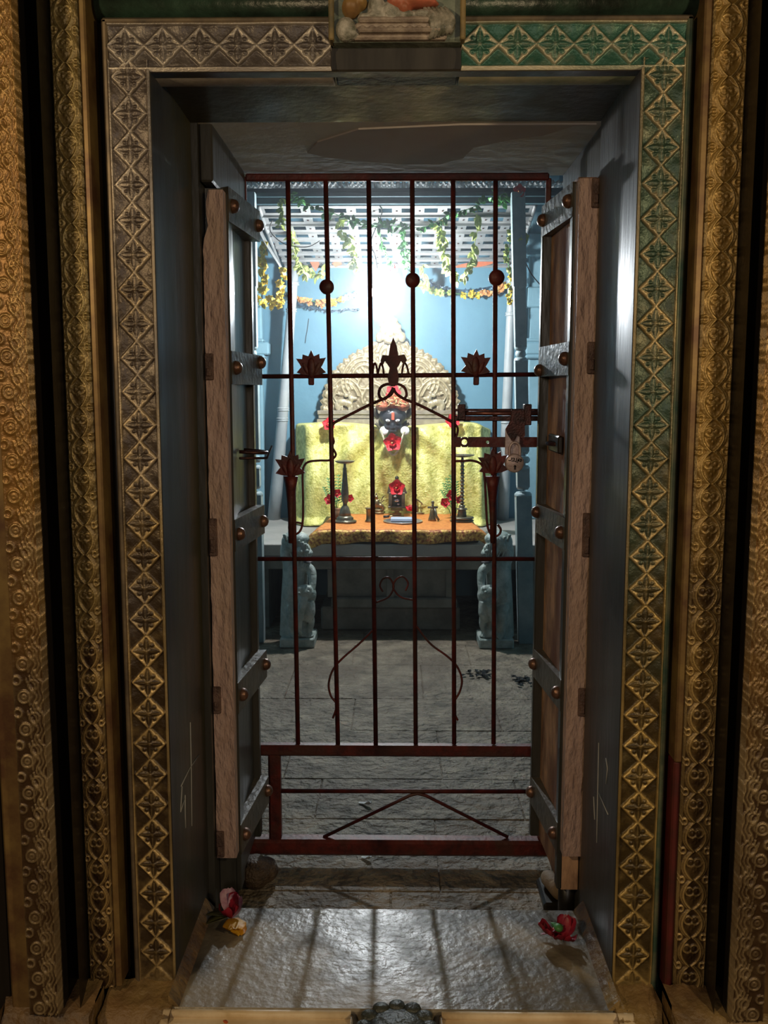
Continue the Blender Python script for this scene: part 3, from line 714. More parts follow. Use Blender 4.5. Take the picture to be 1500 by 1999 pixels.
# lotus
def lotus(x, y, s, stem, tilt=0):
    P = [(-4, 14), (-14, 12), (-26, 20), (-20, 2), (-34, 8), (-27, -8), (-21, -22)]
    P = [(-7, 20), (-17, 19), (-31, 15), (-21, 3), (-25, -4), (-32, -15), (-19, -14), (-18, -24), (-6, -20), (0, -33), (6, -20), (17, -25), (18, -15), (31, -17), (25, -4), (21, 3), (32, 14), (17, 19), (7, 20)]
    pts = []
    Pc = P; n_ = len(Pc)
    for (dx, dy) in Pc:
        q = math.radians(tilt); X_ = dx*math.cos(q)-dy*math.sin(q); Y_ = dx*math.sin(q)+dy*math.cos(q)
        w_ = at(x+X_*s, y+Y_*s, GY-.006); pts.append((w_.x, w_.z))
    m = MB(); m.prism(pts[::-1], GY-.012, GY-.004)
    # raised central petal and stem
    c = at(x, y+4*s, GY-.010); m.ell(c, (9*s*K, .006, 22*s*K))
    for sx in (-1, 1):
        c = at(x+sx*12*s, y+6*s, GY-.009); m.ell(c, (6*s*K, .005, 17*s*K), rot=Matrix.Rotation(math.radians(sx*24), 3, 'Y'))
    m.build('lotus_ornament', M_red, parent=G)
lotus(608, 714, .92, 0); lotus(929, 712, .92, 0, 3)
for x in (608, 930):
    bar('lotus_stem', (x, 735), (x, 752), 5.4*K, square=True)
lotus(567, 910, .92, 0); lotus(963, 905, .92, 0, -3)
for x, sgn in ((567, -1), (962, 1)):
    m = MB(); pts = [at(x+(1 if sgn < 0 else 0), y, GY-.004) for y in (930, 950, 975, 1010, 1060)]
    m.tube(pts, [15*K, 11*K, 8*K, 5.6*K, 5*K], n=10); m.build('lotus_stem', M_red, parent=G)
# finial
P = [(768, 659), (775, 675), (778, 694), (790, 692), (795, 703), (789, 712), (783, 705), (780, 712), (776, 718), (779, 738), (777, 752), (760, 752), (757, 738), (761, 718), (757, 712), (752, 705), (748, 713), (743, 705), (747, 693), (759, 694), (762, 675)]
pts = [(at(x, y, GY-.006).x, at(x, y, GY-.006).z) for x, y in P]
m = MB(); m.prism(pts[::-1], GY-.014, GY-.002); m.build('finial', M_red, parent=G)
for pp in ([(750, 735), (748, 718), (744, 709), (741, 718), (738, 730)], [(738, 733), (736, 718), (732, 709), (729, 718), (728, 730)], [(784, 735), (787, 716), (790, 708), (795, 716), (798, 730)]):
    m = MB(); m.tube(pxcurve(pp, GY, 5), 2.3*K, n=6); m.build('crown_spike', M_red, parent=G)
def scroll(name, pts, r, Y=GY-.002, n=8):
    m = MB(); m.tube(pxcurve(pts, Y, n), r*K, n=8); return m.build(name, M_red, parent=G)
scroll('heart_scroll', [(768, 752), (756, 750), (744, 756), (740, 768), (744, 778), (754, 777), (764, 765), (768, 756)], 2.8)
scroll('heart_scroll', [(768, 752), (778, 750), (790, 757), (794, 770), (790, 778)], 2.6)
scroll('diagonal_brace', [(769, 758), (764, 770), (750, 778), (720, 791), (690, 806), (655, 824), (649, 832)], 2.8)
scroll('diagonal_brace', [(769, 758), (774, 768), (790, 779), (815, 789), (850, 806), (886, 825)], 2.8)
scroll('side_scroll', [(650, 826), (648, 845), (652, 862), (649, 872), (656, 888), (645, 898), (625, 899), (605, 901), (595, 908), (591, 925), (592, 980), (591, 1020), (585, 1038), (573, 1043), (565, 1034), (567, 1022), (580, 1020), (591, 1022)], 2.2)
scroll('side_scroll', [(887, 826), (894, 836), (892, 850), (886, 858)], 2.2)
scroll('side_scroll', [(890, 900), (905, 900), (920, 899), (935, 903), (943, 912), (947, 940), (950, 1000), (953, 1030), (962, 1046), (974, 1044), (978, 1034), (972, 1024)], 2.4)
scroll('heart_scroll', [(748, 1155), (742, 1143), (748, 1130), (760, 1128), (768, 1140), (768, 1150), (758, 1166), (735, 1176)], 2.0)
scroll('heart_scroll', [(792, 1153), (797, 1138), (787, 1126), (775, 1130), (768, 1142), (770, 1152), (784, 1166), (812, 1172)], 2.0)
scroll('lower_scroll', [(728, 1230), (700, 1258), (668, 1286), (650, 1308), (642, 1335), (646, 1358), (656, 1372), (656, 1385), (650, 1402)], 2.2)
scroll('lower_scroll', [(812, 1220), (840, 1256), (872, 1280), (892, 1300), (902, 1326), (898, 1350), (886, 1372), (886, 1388), (894, 1406)], 2.2)
# latch hardware
def gbox(name, x0, x1, y0, y1, Ya, Yb, m_=M_iron, bev=.0015):
    a = at(x0, y0, Ya); b = at(x1, y1, Ya); m = MB(); m.box(a.x, b.x, Ya, Yb, b.z, a.z, bev=bev); return m.build(name, m_, parent=G)
gbox('latch_plate', 888, 1056, 812, 822, GY-.012, GY-.004)
gbox('latch_plate', 888, 1056, 798, 803, GY-.012, GY-.006)
m = MB(); m.tube([at(898, 807, GY-.02), at(1060, 807, GY-.02)], 4.2*K, n=10); m.build('sliding_bolt', mat('worn_red_bolt', (.30, .13, .11), (.14, .05, .04), rough=.3, metal=.7, scale=40), parent=G)
gbox('bolt_keeper', 895, 909, 789, 820, GY-.032, GY-.004); gbox('bolt_keeper', 1024, 1038, 789, 830, GY-.032, GY-.004)
gbox('bolt_tab', 998, 1026, 800, 832, GY-.03, GY-.006)
# hasp bar with two holes
a = at(886, 853, GY-.008); b = at(1056, 873, GY-.008)
m = MB(); holes = [(907, 862, 5.5), (952, 862, 3)]; xs = [a.x]
zc = (a.z+b.z)/2; hh = abs(a.z-b.z)/2
for hx, hy, hr in holes:
    c = at(hx, hy, GY-.008); r = hr*K; sq = r*1.3
    m.box(xs[-1], c.x-sq, GY-.012, GY-.004, zc-hh, zc+hh)
    N_ = 16
    for k in range(N_):   # ring between circle and square
        q0 = 2*PI*k/N_; q1 = 2*PI*(k+1)/N_
        def sqp(q):
            cx, cz = math.cos(q), math.sin(q); f = 1/max(abs(cx)/sq, abs(cz)/hh); return (c.x+cx*f, zc+cz*f)
        A0 = (c.x+r*math.cos(q0), zc+r*math.sin(q0)); A1 = (c.x+r*math.cos(q1), zc+r*math.sin(q1)); B0 = sqp(q0); B1 = sqp(q1)
        m.hexa([(A0[0], GY-.012, A0[1]), (B0[0], GY-.012, B0[1]), (B1[0], GY-.012, B1[1]), (A1[0], GY-.012, A1[1]),
                (A0[0], GY-.004, A0[1]), (B0[0], GY-.004, B0[1]), (B1[0], GY-.004, B1[1]), (A1[0], GY-.004, A1[1])])
    xs.append(c.x+sq)
m.box(xs[-1], b.x, GY-.012, GY-.004, zc-hh, zc+hh); m.build('hasp_bar', M_red, parent=G)
# hanging rusty hasp and steel tongue
P = [(996, 822), (1024, 822), (1025, 850), (1020, 856), (1010, 850), (1004, 862), (999, 860), (990, 846), (987, 836)]
pts = [(at(x, y, GY-.03).x, at(x, y, GY-.03).z) for x, y in P]
m = MB(); m.prism(pts[::-1], GY-.036, GY-.030); m.build('rusty_hasp_flap', M_iron, parent=G)
gbox('hasp_tongue', 987, 1015, 836, 888, GY-.028, GY-.024, M_lock)
# padlock: a thing of its own
LY = GY-.04; c = at(1005, 904, LY); r = 18.5*LY/1850
T = thing('padlock', (c.x, LY, c.z-r), 'round scratched steel padlock hanging from the gate latch', 'padlock')
m = MB(); m.lathe((c.x, LY+.008, c.z), [(r*.9, -.008), (r, -.005), (r, .010), (r*.94, .014), (r*.86, .015), (.001, .016)], n=36, axis=(0, -1, 0)); m.build('lock_body', M_lock, parent=T)
m = MB(); kk = LY/1850
pts = [Vector((c.x+dx*kk, LY+.002, c.z+dz*kk)) for dx, dz in ((-10, 12), (-10, 26), (-8.5, 33), (-4, 39), (2, 40), (7, 37), (10, 31), (10.5, 24), (10.5, 12))]
m.tube(smooth_curve(pts, 5), 2.6*kk, n=10); m.build('shackle', M_lock, parent=T)
m = MB(); yk = LY-.0085
m.lathe((c.x, yk, c.z-6*kk), [(2.4*kk, -.001), (2.4*kk, .001)], n=12, axis=(0, -1, 0)); m.prism([(c.x-1.2*kk, c.z-6*kk), (c.x+1.2*kk, c.z-6*kk), (c.x+1.9*kk, c.z-12*kk), (c.x-1.9*kk, c.z-12*kk)][::-1], yk-.001, yk+.001)
m.build('keyhole', M_black, parent=T)
m = MB()   # worn engraved lettering, traced as it looks
for st in ([(-13, 6), (-9, 5), (-6, 9), (-5, 5)], [(-8, 10), (-2, 10), (-3, 4), (-7, 4)], [(-1, 10), (-2, 4), (2, 4)], [(3, 10), (2, 2), (5, 1), (6, 8)], [(7, 4), (8, 9), (11, 8), (10, 3), (8, 5)], [(11, 9), (13, 6), (11, 3)]):
    m.tube([(c.x+x*kk, yk+.0003, c.z+z*kk) for x, z in st], .9*kk, n=5)
m.build('engraved_lettering', M_black, parent=T)

# ================================================================== LITTER ON THRESHOLD AND FLOOR
def petal(m, c, d, upv, L, W, cup=.3):
    c = Vector(c); d = Vector(d).normalized(); sd = d.cross(Vector(upv)).normalized(); nn = sd.cross(d)
    R = 7; Kc = 7; top = []
    for i in range(R):
        t = i/(R-1); ww = W*(.25+.75*math.sin(PI*min(1, t*.62+.08)))*(1-.35*(t > .95)); row = []
        for j in range(Kc):
            s_ = (j/(Kc-1)*2-1); ruf = .085*L*math.sin(s_*9+i)*t
            row.append(c+d*(L*t*(1-.12*s_*s_*t))+sd*(ww*.5*s_)+nn*(cup*L*(t*t*.6)+cup*W*.5*s_*s_*t+ruf))
        top.append(row)
    m.grid(top)
    m.grid([[p-nn*.0009 for p in row][::-1] for row in top])
def hibiscus(name, c, R, face, label, group=None, m_=M_fred, parent=None, n_=5, tw=0):
    c = Vector(c); f = Vector(face).normalized(); a = f.orthogonal().normalized(); b = f.cross(a)
    t = thing(name, c, label, 'flower', group)
    m = MB()
    for k in range(n_):
        q = 2*PI*k/n_+tw; d = (a*math.cos(q)+b*math.sin(q))*.9+f*.35; petal(m, c, d, f, R*1.05, R*.80, .22)
    for k in range(n_):
        q = 2*PI*(k+.5)/n_+tw; d = (a*math.cos(q)+b*math.sin(q))*.7+f*.7; petal(m, c, d, f, R*.6, R*.6, .3)
    m.build('petals', m_, parent=t)
    m = MB(); m.tube([c, c+f*R*.5+a*R*.05, c+f*R*.85+a*R*.12], [R*.06, R*.05, R*.04], n=6); m.ell(c+f*R*.85+a*R*.12, R*.09, n=8, m=6)
    m.build('stamen', M_omarig, parent=t)
    return t
cA = on_z(447, 1800, SZ)+Vector((0, 0, .012))
t = thing('flower_debris', Vector((cA.x, cA.y, SZ)), 'crushed crimson and yellow flower lying on the threshold at the left jamb', 'flower')
m = MB(); petal(m, cA+Vector((0, .01, .004)), (-.3, .9, .5), (0, 0, 1), .05, .035, .5); petal(m, cA, (.5, .7, .3), (0, 0, 1), .045, .04, .6); m.build('pink_petal', M_fpink, parent=t)
m = MB(); petal(m, cA+Vector((0, .012, .006)), (.4, .5, .6), (0, 0, 1), .04, .03, .4); petal(m, cA, (-.2, -.3, .2), (0, 0, 1), .03, .04, .6); petal(m, cA, (.8, .2, .4), (0, 0, 1), .03, .02, .6); m.build('crimson_petal', M_fdark, parent=t)
m = MB(); petal(m, cA+Vector((.010, -.005, .0)), (.25, -.9, .25), (0, 0, 1), .055, .05, -.2); petal(m, cA+Vector((.012, -.01, -.003)), (.45, -.8, -.05), (0, 0, 1), .05, .035, -.1); m.build('yellow_petal', M_fyel, parent=t)
m = MB(); m.leaf(cA, (-.8, -.25, .05), (0, 0, 1), .05, .035); m.leaf(cA+Vector((-.01, .0, .003)), (-.9, .15, .15), (0, 0, 1), .04, .02); m.build('leaf', mat('olive_leaf', (.16, .15, .05), (.08, .08, .03), rough=.5), parent=t)
cB = on_z(1100, 1838, SZ)+Vector((0, 0, .010))
t = thing('flower_debris', Vector((cB.x, cB.y, SZ)), 'dark crimson withered flower lying on the threshold at the right jamb', 'flower')
m = MB()
for d, L in (((-.9, .2, .1), .055), ((-.4, -.5, .1), .045), ((.3, -.6, .05), .04), ((.6, .6, .3), .045), ((.2, .9, .4), .045), ((-.7, -.15, .12), .05)): petal(m, cB, d, (0, 0, 1), L, .03, .5)
m.build('crimson_petal', M_fdark, parent=t)
m = MB(); m.leaf(cB+Vector((-.005, .004, .01)), (-.6, .7, .5), (0, 0, 1), .028, .018); m.ell(cB+Vector((-.008, .012, .014)), (.010, .012, .008)); m.build('green_calyx', M_green, parent=t)
m = MB(); petal(m, cB+Vector((-.045, .012, .0)), (1, .05, .12), (0, 0, 1), .05, .010, .4); m.build('pale_petal_edge', M_fpink, parent=t)
p = on_z(440, 1997, .205); m = MB(); petal(m, at(440, 1998, 1.56), (.2, -.3, .9), (0, -1, .3), .012, .010, .3); tag(m.build('orange_petal', mat('orange_petal_m', (.85, .16, .02), (.6, .1, .02), rough=.5)), 'small bright orange petal on the left cream kerb block', 'petal')
for i, (x, y, rx, ry, lab) in enumerate(((931, 1319, .05, .025, 'wet black scrap on the flagstones behind the gate, nearer the middle'), (1030, 1332, .05, .028, 'wet black scrap on the flagstones beside the right door'))):
    c = on_z(x, y, 0); m = MB(); rs = random.Random(i)
    for k in range(26):
        m.leaf((c.x+rs.uniform(-rx, rx)*1.1, c.y+rs.uniform(-ry, ry)*2, .006+rs.uniform(0, .008)), (rs.uniform(-1, 1), rs.uniform(-1, 1), rs.uniform(-.05, .25)), (0, 0, 1), .028, .018)
    tag(m.build('wet_scrap', M_litter), lab, 'litter')
rs = random.Random(3)
for i, (x, y, lab) in enumerate(((706, 1672, 'tiny pale petal on the floor just under the gate foot'), (701, 1566, 'pale scrap of petal on the wet floor behind the lower gate rail'))):
    c = on_z(x, y, .004); m = MB(); petal(m, c, (.8, -.5, .1), (0, 0, 1), .035 if i == 0 else .05, .016, .2); tag(m.build('white_petal', M_wht), lab, 'petal')
# stones at the door feet
c = on_z(500, 1738, 0)
m = MB(); m.ell((c.x-.005, c.y+.03, .035), (.045, .05, .045), n=9, m=6); m.ell((c.x+.015, c.y+.05, .03), (.04, .04, .035), n=9, m=6); o = m.build('stone', mat('brown_rock', (.13, .085, .05), (.04, .025, .015), rough=.4, scale=30, bump=.008)); remesh(o, .006, 1)
tag(o, 'dark brown rough stone on the floor by the left door foot', 'stone')
m = MB(); A = at(1068, 1690, 2.32); A.z = .05; B = at(1108, 1740, 2.06)
A = on_z(1066, 1708, .045); B = on_z(1100, 1745, .045)
m.tube([A, A.lerp(B, .15), A.lerp(B, .85), B], [.014, .021, .024, .020], n=12); o = m.build('wooden_wedge', M_log); tag(o, 'short pale wooden billet on the floor by the right door foot', 'wood')
m = MB(); m.box(A.x-.02, B.x+.03, min(A.y, B.y)-.01, A.y+.03, 0, .024, bev=.006); tag(m.build('stone_block', M_black), 'dark block under the pale wooden billet at the right', 'stone')

# ================================================================== ALTAR
AY = 4.89
def zat(y, Y): return at(775, y, Y).z
zt = zat(1063, AY)
alt = thing('stone_altar', (0, AY, 0), 'grey stone altar platform carrying the cloths and oil lamps', 'altar')
m = MB(); m.box(-.95, .95, AY, 5.94, zat(1086, AY), zt, bev=.004); m.build('top_slab', M_stonetop, parent=alt)
m = MB(); m.box(-.93, .93, AY+.02, 5.93, zat(1112, AY+.02), zat(1086, AY), bev=.004)
for k in range(9): 
    xx = -.42+k*.105
    m.prism([(xx-.03, zat(1088, AY)), (xx+.03, zat(1088, AY)), (xx, zat(1108, AY))][::-1], AY+.012, AY+.022)
m.build('cornice', M_stone, parent=alt)
m = MB(); a = at(640, 1130, 5.02).x; b = at(885, 1130, 5.02).x
m.box(a, b, 5.02, 5.6, zat(1165, 5.02), zat(1112, AY+.02), bev=.004)
for xx in (a+.0, (a+b)/2-.02, b-.04): m.box(xx, xx+.04, 5.0, 5.03, zat(1165, 5.02), zat(1112, AY+.02), bev=.003)
m.build('pedestal_neck', M_stone, parent=alt)
m = MB(); m.box(a+.02, b+.02, 4.98, 5.6, zat(1188, 4.98), zat(1166, 5.0), bev=.008); m.box(a-.04, b+.04, 5.04, 5.6, 0, zat(1190, 4.98), bev=.01); m.build('pedestal_base', M_stone, parent=alt)
for xa_, xb_ in ((-.95, at(525, 1150, 5.1).x), (at(1040, 1150, 5.1).x, .95)):
    m = MB(); m.box(xa_, xb_, 5.1, 5.9, 0, zat(1112, AY+.02)); m.build('side_pier', M_stone, parent=alt)

# gold cloth over the rear block
def drape():
    m = MB(); NX, NT = 120, 64
    xl = at(574, 930, 5.6).x; xr = at(962, 930, 5.6).x; zb_ = zt+.006
    P = []
    ztop = zat(830, 5.68)
    for j in range(NT):
        t = j/(NT-1); row = []
        for i in range(NX):
            s_ = i/(NX-1); x = xl+(xr-xl)*s_
            side = min(s_, 1-s_)
            zt_ = ztop - .035*math.exp(-((s_-1)/.05)**2) + .012*math.sin(s_*9)
            if t < .18:
                q = t/.18; y = 5.80-(5.80-5.66)*q; z = zt_-.004*q
            else:
                q = (t-.18)/.82; y = 5.66-.10*q**.8; z = zt_+(zb_-zt_)*(q**1.02)
                if q > .93: y -= (q-.93)*.7
            # folds fan out from under the idol
            dx = x-at(767, 850, 5.55).x; dz = (ztop-z)+.02; th = math.atan2(dx, dz+.08); rr = math.hypot(dx, dz)
            fold = .034*math.sin(th*11+1)*min(1, rr*4)*math.exp(-abs(dx)*1.2) + .012*math.sin(x*27+z*6) + .008*math.sin(x*55+1.3)
            y += (fold if t > .1 else fold*.3)
            y += -.07*math.exp(-(dx/.12)**2)*math.exp(-((z-.98)/.25)**2)
            if side < .06: y += (0.06-side)*2.2
            row.append((x, y, z))
        P.append(row)
    m.grid(P); return m
o = drape().build('gold_cloth', M_gold); sd = o.modifiers.new('thickness', 'SOLIDIFY'); sd.thickness = .004; sd.offset = -1
tag(o, 'yellow gold brocade cloth draped over the block behind the offerings', 'cloth')
m = MB(); m.box(at(588, 930, 5.7).x, at(946, 930, 5.7).x, 5.72, 5.86, zt, zat(842, 5.7), bev=.01)
m.build('rear_block', M_stone, parent=alt)
# low board with orange cloth
BZ = zat(1034, 4.92)
m = MB(); m.box(at(622, 1040, 4.95).x, at(935, 1040, 4.95).x, 4.955, 5.50, zt, BZ-.006, bev=.004)
m.build('low_board', M_black, parent=alt)
def ocloth():
    m = MB(); NX = 100; xl = at(607, 1035, 4.90).x; xr = at(951, 1035, 4.90).x; P = []
    rows = [('t', 5.545), ('t', 5.48), ('t', 5.40), ('t', 5.3), ('t', 5.2), ('t', 5.1), ('t', 5.02), ('t', 4.95), ('t', 4.915), ('t', 4.90), ('d', .012), ('d', .03), ('d', .05), ('d', .066)]
    rr = random.Random(2)
    m.use(M_orange)
    for kind, v in rows:
        row = []
        for i in range(NX):
            s_ = i/(NX-1); x = xl+(xr-xl)*s_; wob = .004*math.sin(s_*31)+.003*math.sin(s_*67+2)
            sag = max(0, abs(s_-.5)-.46)*.6
            if kind == 't':
                ins = (v-4.9)*.085; x = xl+ins+(xr-xl-2*ins)*s_
                row.append((x, v+wob*.3, BZ+.002*math.sin(s_*40+v*30)-sag))
            else:
                drop = v*(1+.12*math.sin(s_*13)+.25*max(0, .12-s_)/.12-.25*max(0, s_-.85)/.15)
                row.append((x-(.03*(.5-s_) if s_ < .03 else 0), 4.893-.012*math.sin(s_*37+v*20)*v/.066+wob*.3, BZ-drop-sag))
        P.append(row)
    m.grid(P[:10]); m.use(M_border); m.grid(P[9:])
    # tasselled lower edge
    return m
o = ocloth().build('orange_cloth'); sd = o.modifiers.new('thickness', 'SOLIDIFY'); sd.thickness = .004; sd.offset = -1
tag(o, 'orange brocade table cloth with gold border on the altar front', 'cloth')
TZ = BZ+.004

# ---------------------------------------------------------------- brass arch behind the idol
def arch():
    Ya = 5.83; c = at(762, 806, Ya); kx = Ya/1850; 
    NT, NR = 300, 90; V = []; W = []
    th = np.linspace(-.12, PI+.12, NT); r = np.linspace(0, 1, NR)
    TH, Rr = np.meshgrid(th, r, indexing='ij')
    base = .405+.012*np.sin(TH); peak = .085*np.exp(-((TH-PI/2)/.16)**2)
    teeth = .012*np.abs(np.sin(TH*27))+.004*np.sin(TH*81)
    Rm = base+peak+teeth
    X = np.cos(TH)*Rr*Rm*1.03; Z = np.sin(TH)*Rr*Rm
    Rn = Rr
    h = .35*ridge(Rn-.80, .02)+.5*ridge(Rn-.955, .03)*np.abs(np.sin(TH*27))+.3*ridge(Rn-.86, .015)
    h += .35*(np.sin(TH*27+Rn*20) > .2)*(Rn > .84)*(Rn < .96)
    Xa = np.abs(X)
    for (cx, cz, rad, s_) in ((.16, .20, .135, 1), (.16, .20, .11, 1), (.16, .20, .085, 1), (.15, .185, .045, 1), (.10, .10, .07, 1), (.27, .10, .10, 1), (.27, .10, .075, 1)):
        d = np.hypot(Xa-cx, Z-cz); q = np.arctan2(Z-cz, Xa-cx); h = np.maximum(h, .8*ridge(d-rad+.006*np.sin(q*3), .008)*((q > -.7) | (rad < .05)))
    # feathery leaves near the swirl
    q = np.arctan2(Z-.1, Xa-.05); h = np.maximum(h, .45*(np.sin(q*34) > .35)*(Rn > .62)*(Rn < .79)*(Z > .1))
    h += .15*np.sin(X*170)*np.sin(Z*150)*(Rn < .5)*(Z < .1)
    for sx in (1, -1): pass
    Yy = Ya - .016*h - .01*(1-Rn)
    Zc = np.maximum(Z, -.02)
    co = np.stack([c.x+X, Yy, c.z+Zc], -1).reshape(-1, 3)
    back = co.copy(); back[:, 1] = Ya+.02
    i, j = np.meshgrid(np.arange(NT-1), np.arange(NR-1), indexing='ij'); a_ = (i*NR+j).ravel()
    f1 = np.stack([a_, a_+NR, a_+NR+1, a_+1], -1)[:, ::-1]; n0 = NT*NR; f2 = (f1+n0)[:, ::-1]
    e = np.arange(NT-1)*NR+NR-1; f3 = np.stack([e, e+NR, e+NR+n0, e+n0], -1)
    m = MB(); m.v = [tuple(map(float, p)) for p in np.vstack([co, back])]; m.f = [tuple(map(int, f)) for f in np.vstack([f1, f2, f3])]
    m.sm = [True]*len(m.f); m.mi = [0]*len(m.f)
    return m, np.concatenate([h.ravel(), h.ravel()*0]), c, kx
mA, hA, cA_, kx = arch()
AR = thing('brass_arch', (cA_.x, 5.83, cA_.z-.02), 'embossed pale metal halo arch with scalloped rim behind the idol', 'arch')
o = mA.build('arch_plate', M_arch, parent=AR)
a_ = o.data.attributes.new('wear', 'FLOAT', 'POINT'); a_.data.foreach_set('value', np.clip(hA*.8+.25, 0, 1).astype(np.float32))
m = MB(); a = at(620, 812, 5.80); b = at(905, 812, 5.80)
m.box(a.x, b.x, 5.79, 5.88, zat(806, 5.80)-.01, zat(803, 5.80)+.006, bev=.003); m.box(a.x+.006, b.x-.006, 5.80, 5.88, zat(817, 5.80), zat(806, 5.80)-.008, bev=.003); m.box(a.x-.004, b.x+.004, 5.792, 5.88, zat(824, 5.80)-.03, zat(818, 5.80), bev=.003)
m.build('base_ledge', mat('pewter_ledge', (.36, .31, .24), (.24, .20, .15), rough=.4, metal=.4, scale=20, bump=.002), parent=AR)
Msil = mat('pale_repousse', (.45, .38, .25), (.28, .22, .13), rough=.4, metal=.3, scale=30, bump=.002)
for s_, x in ((1, 678), (-1, 845)):
    m = MB(); Yl = 5.812; e = lambda dx, dy, rx, ry, rz: m.ell(at(x+s_*dx, 790+dy, Yl), (rx*kx, ry, rz*kx))
    e(-10, -5, 12, .012, 7); e(2, -2, 9, .012, 7); e(-19, 2, 6, .01, 10); e(-17, 9, 3, .008, 8); e(-10, 9, 3, .008, 8); e(4, 8, 3, .008, 8); e(9, 6, 3, .008, 7); e(8, -12, 6, .013, 7); e(15, -12, 5, .01, 4); e(4, -22, 4, .008, 5); e(-2, -18, 5, .008, 4)
    m.tube([at(x-s_*20, 786, Yl), at(x-s_*26, 776, Yl), at(x-s_*22, 768, Yl), at(x-s_*14, 770, Yl)], .006, n=6)
    o = m.build('lion_relief', Msil, parent=AR); remesh(o, .004, 1)
m = MB(); Yl = 5.805
for dx, dy, rx, rz in ((0, -12, 22, 10), (-14, -2, 8, 8), (14, -2, 8, 8), (0, 0, 9, 10), (-10, 10, 8, 6), (10, 10, 8, 6), (0, 16, 14, 6), (-22, 8, 8, 10), (22, 8, 8, 10), (-8, -22, 7, 8), (8, -22, 7, 8), (0, -28, 8, 7)):
    m.ell(at(763+dx, 650+dy, Yl), (rx*kx, .018, rz*kx))
o = m.build('face_crest', Msil, parent=AR); remesh(o, .004, 1)

# ---------------------------------------------------------------- idol
IY = 5.50; hc = at(767, 822, IY); ki = IY/1850*1.04
ID = thing('idol', (hc.x, IY, TZ), 'black stone idol head with white eyes and red forehead mark above the gold cloth', 'idol')
m = MB(); e = lambda dx, dy, rx, ry, rz, oy=0: m.ell((hc.x+dx*ki, IY+oy, hc.z-dy*ki), (rx*ki, ry*ki, rz*ki), n=16, m=12)
e(0, -8, 26, 24, 22); e(0, 8, 19, 19, 17); e(0, 18, 11, 12, 8, -.02); e(0, 8, 3.6, 4, 8, -.058); e(0, 12, 5, 4, 3, -.058)
e(0, 18, 7, 5, 2.2, -.050); e(0, 23, 5, 5, 4, -.04); e(0, 30, 10, 10, 14, .02)
e(-22, 2, 5, 7, 9, .01); e(22, 2, 5, 7, 9, .01); e(-9, -3, 8, 4, 2.4, -.046); e(9, -3, 8, 4, 2.4, -.046); e(-10, 10, 7, 7, 8, -.035); e(10, 10, 7, 7, 8, -.035)
o = m.build('body', M_idol, parent=ID); remesh(o, .004, 2)
def dotp(px, py, fy, rx, ry, rz, m_, name, par=ID, rot=None):
    mm = MB(); p_ = at(px, py, fy); mm.ell(p_, (rx*ki, ry, rz*ki), rot=rot, n=14, m=8); return mm.build(name, m_, parent=par)
for x in (757.5, 776.5):
    ey = dotp(x, 821, IY-.066, 4.2, .006, 2.8, M_wht, 'eye', rot=Matrix.Rotation(math.radians(8 if x < 765 else -8), 3, 'Y'))
    mm = MB(); mm.ell(at(x, 821, IY-.072), .0028, n=8, m=6); mm.build('pupil', M_idol, parent=ey)
m = MB(); p_ = at(767.5, 813, IY-.072); m.box(p_.x-2.6*ki, p_.x+2.6*ki, p_.y-.004, p_.y+.02, p_.z-6.5*ki, p_.z+7.5*ki, bev=.002); m.build('forehead_mark', M_tilak, parent=ID)
# turban with straw threads
m = MB()
tc_ = at(767, 793, IY)
for dx, dy, rx, rz in ((0, -6, 30, 12), (-18, 0, 14, 10), (18, 0, 14, 10), (0, -12, 20, 10), (0, -20, 10, 8)):
    m.ell((tc_.x+dx*ki, IY-.01, tc_.z-dy*ki), (rx*ki, .075, rz*ki))
m.box(tc_.x-24*ki, tc_.x+24*ki, IY-.03, IY+.04, tc_.z-.02, tc_.z+.02)
o = m.build('turban', M_turban, parent=ID); remesh(o, .005, 2)
m = MB(); rs = random.Random(9)
for k in range(46):
    q = rs.uniform(-1, 1); x0 = tc_.x+q*30*ki; z0 = tc_.z+(2+rs.uniform(0, 16)*(1-abs(q)*.5))*ki
    dx = rs.uniform(-1, 1)*14*ki; dz = rs.uniform(-9, 9)*ki
    yy = IY-.088+.05*q*q
    m.tube([(x0, yy, z0), (x0+dx*.5, yy-.006, z0+dz*.5+.004), (x0+dx, yy+.01, z0+dz)], .0022, n=5)
m.build('straw_thread', M_straw, parent=ID)
for x in (750, 791):
    p_ = at(x, 841, IY-.045); m = MB(); m.lathe((p_.x, p_.y, p_.z), [(.022, -.004), (.026, .0), (.024, .005), (.004, .008)], n=20, axis=(0, -1, .15)); m.build('earring', M_wht, parent=ID)
m = MB(); m.tube(pxcurve([(743, 838), (750, 858), (756, 876), (767, 888), (777, 880), (783, 862), (790, 842)], IY-.095, 6), .006, n=8); m.build('necklace', mat('pearl_cream', (.78, .74, .55), (.5, .45, .25), rough=.4, scale=80, bump=.003), parent=ID)
for x0 in (731, 801):
    s_ = 1 if x0 < 767 else -1
    m = MB(); m.tube(pxcurve([(x0, 795), (x0+s_*2, 808), (x0+s_*9, 815)], IY+.02, 5), [.018]*11, n=8); m.build('side_ornament', M_brassd, parent=ID)
    m = MB(); m.tube(pxcurve([(x0+s_*2, 826), (x0+s_*8, 832), (x0+s_*12, 838)], IY-.0, 5), [.008]*11, n=8); m.build('ear_hook', M_brassd, parent=ID)
hibiscus('hibiscus_flower', at(767, 864, IY-.12), .058, (0, -1, .1), 'red hibiscus hanging at the throat of the idol', 'red hibiscus blooms', tw=.3)
hibiscus('hibiscus_flower', at(768, 769, IY-.02), .05, (0, -1, .5), 'red hibiscus on top of the idol turban', 'red hibiscus blooms', tw=.9)
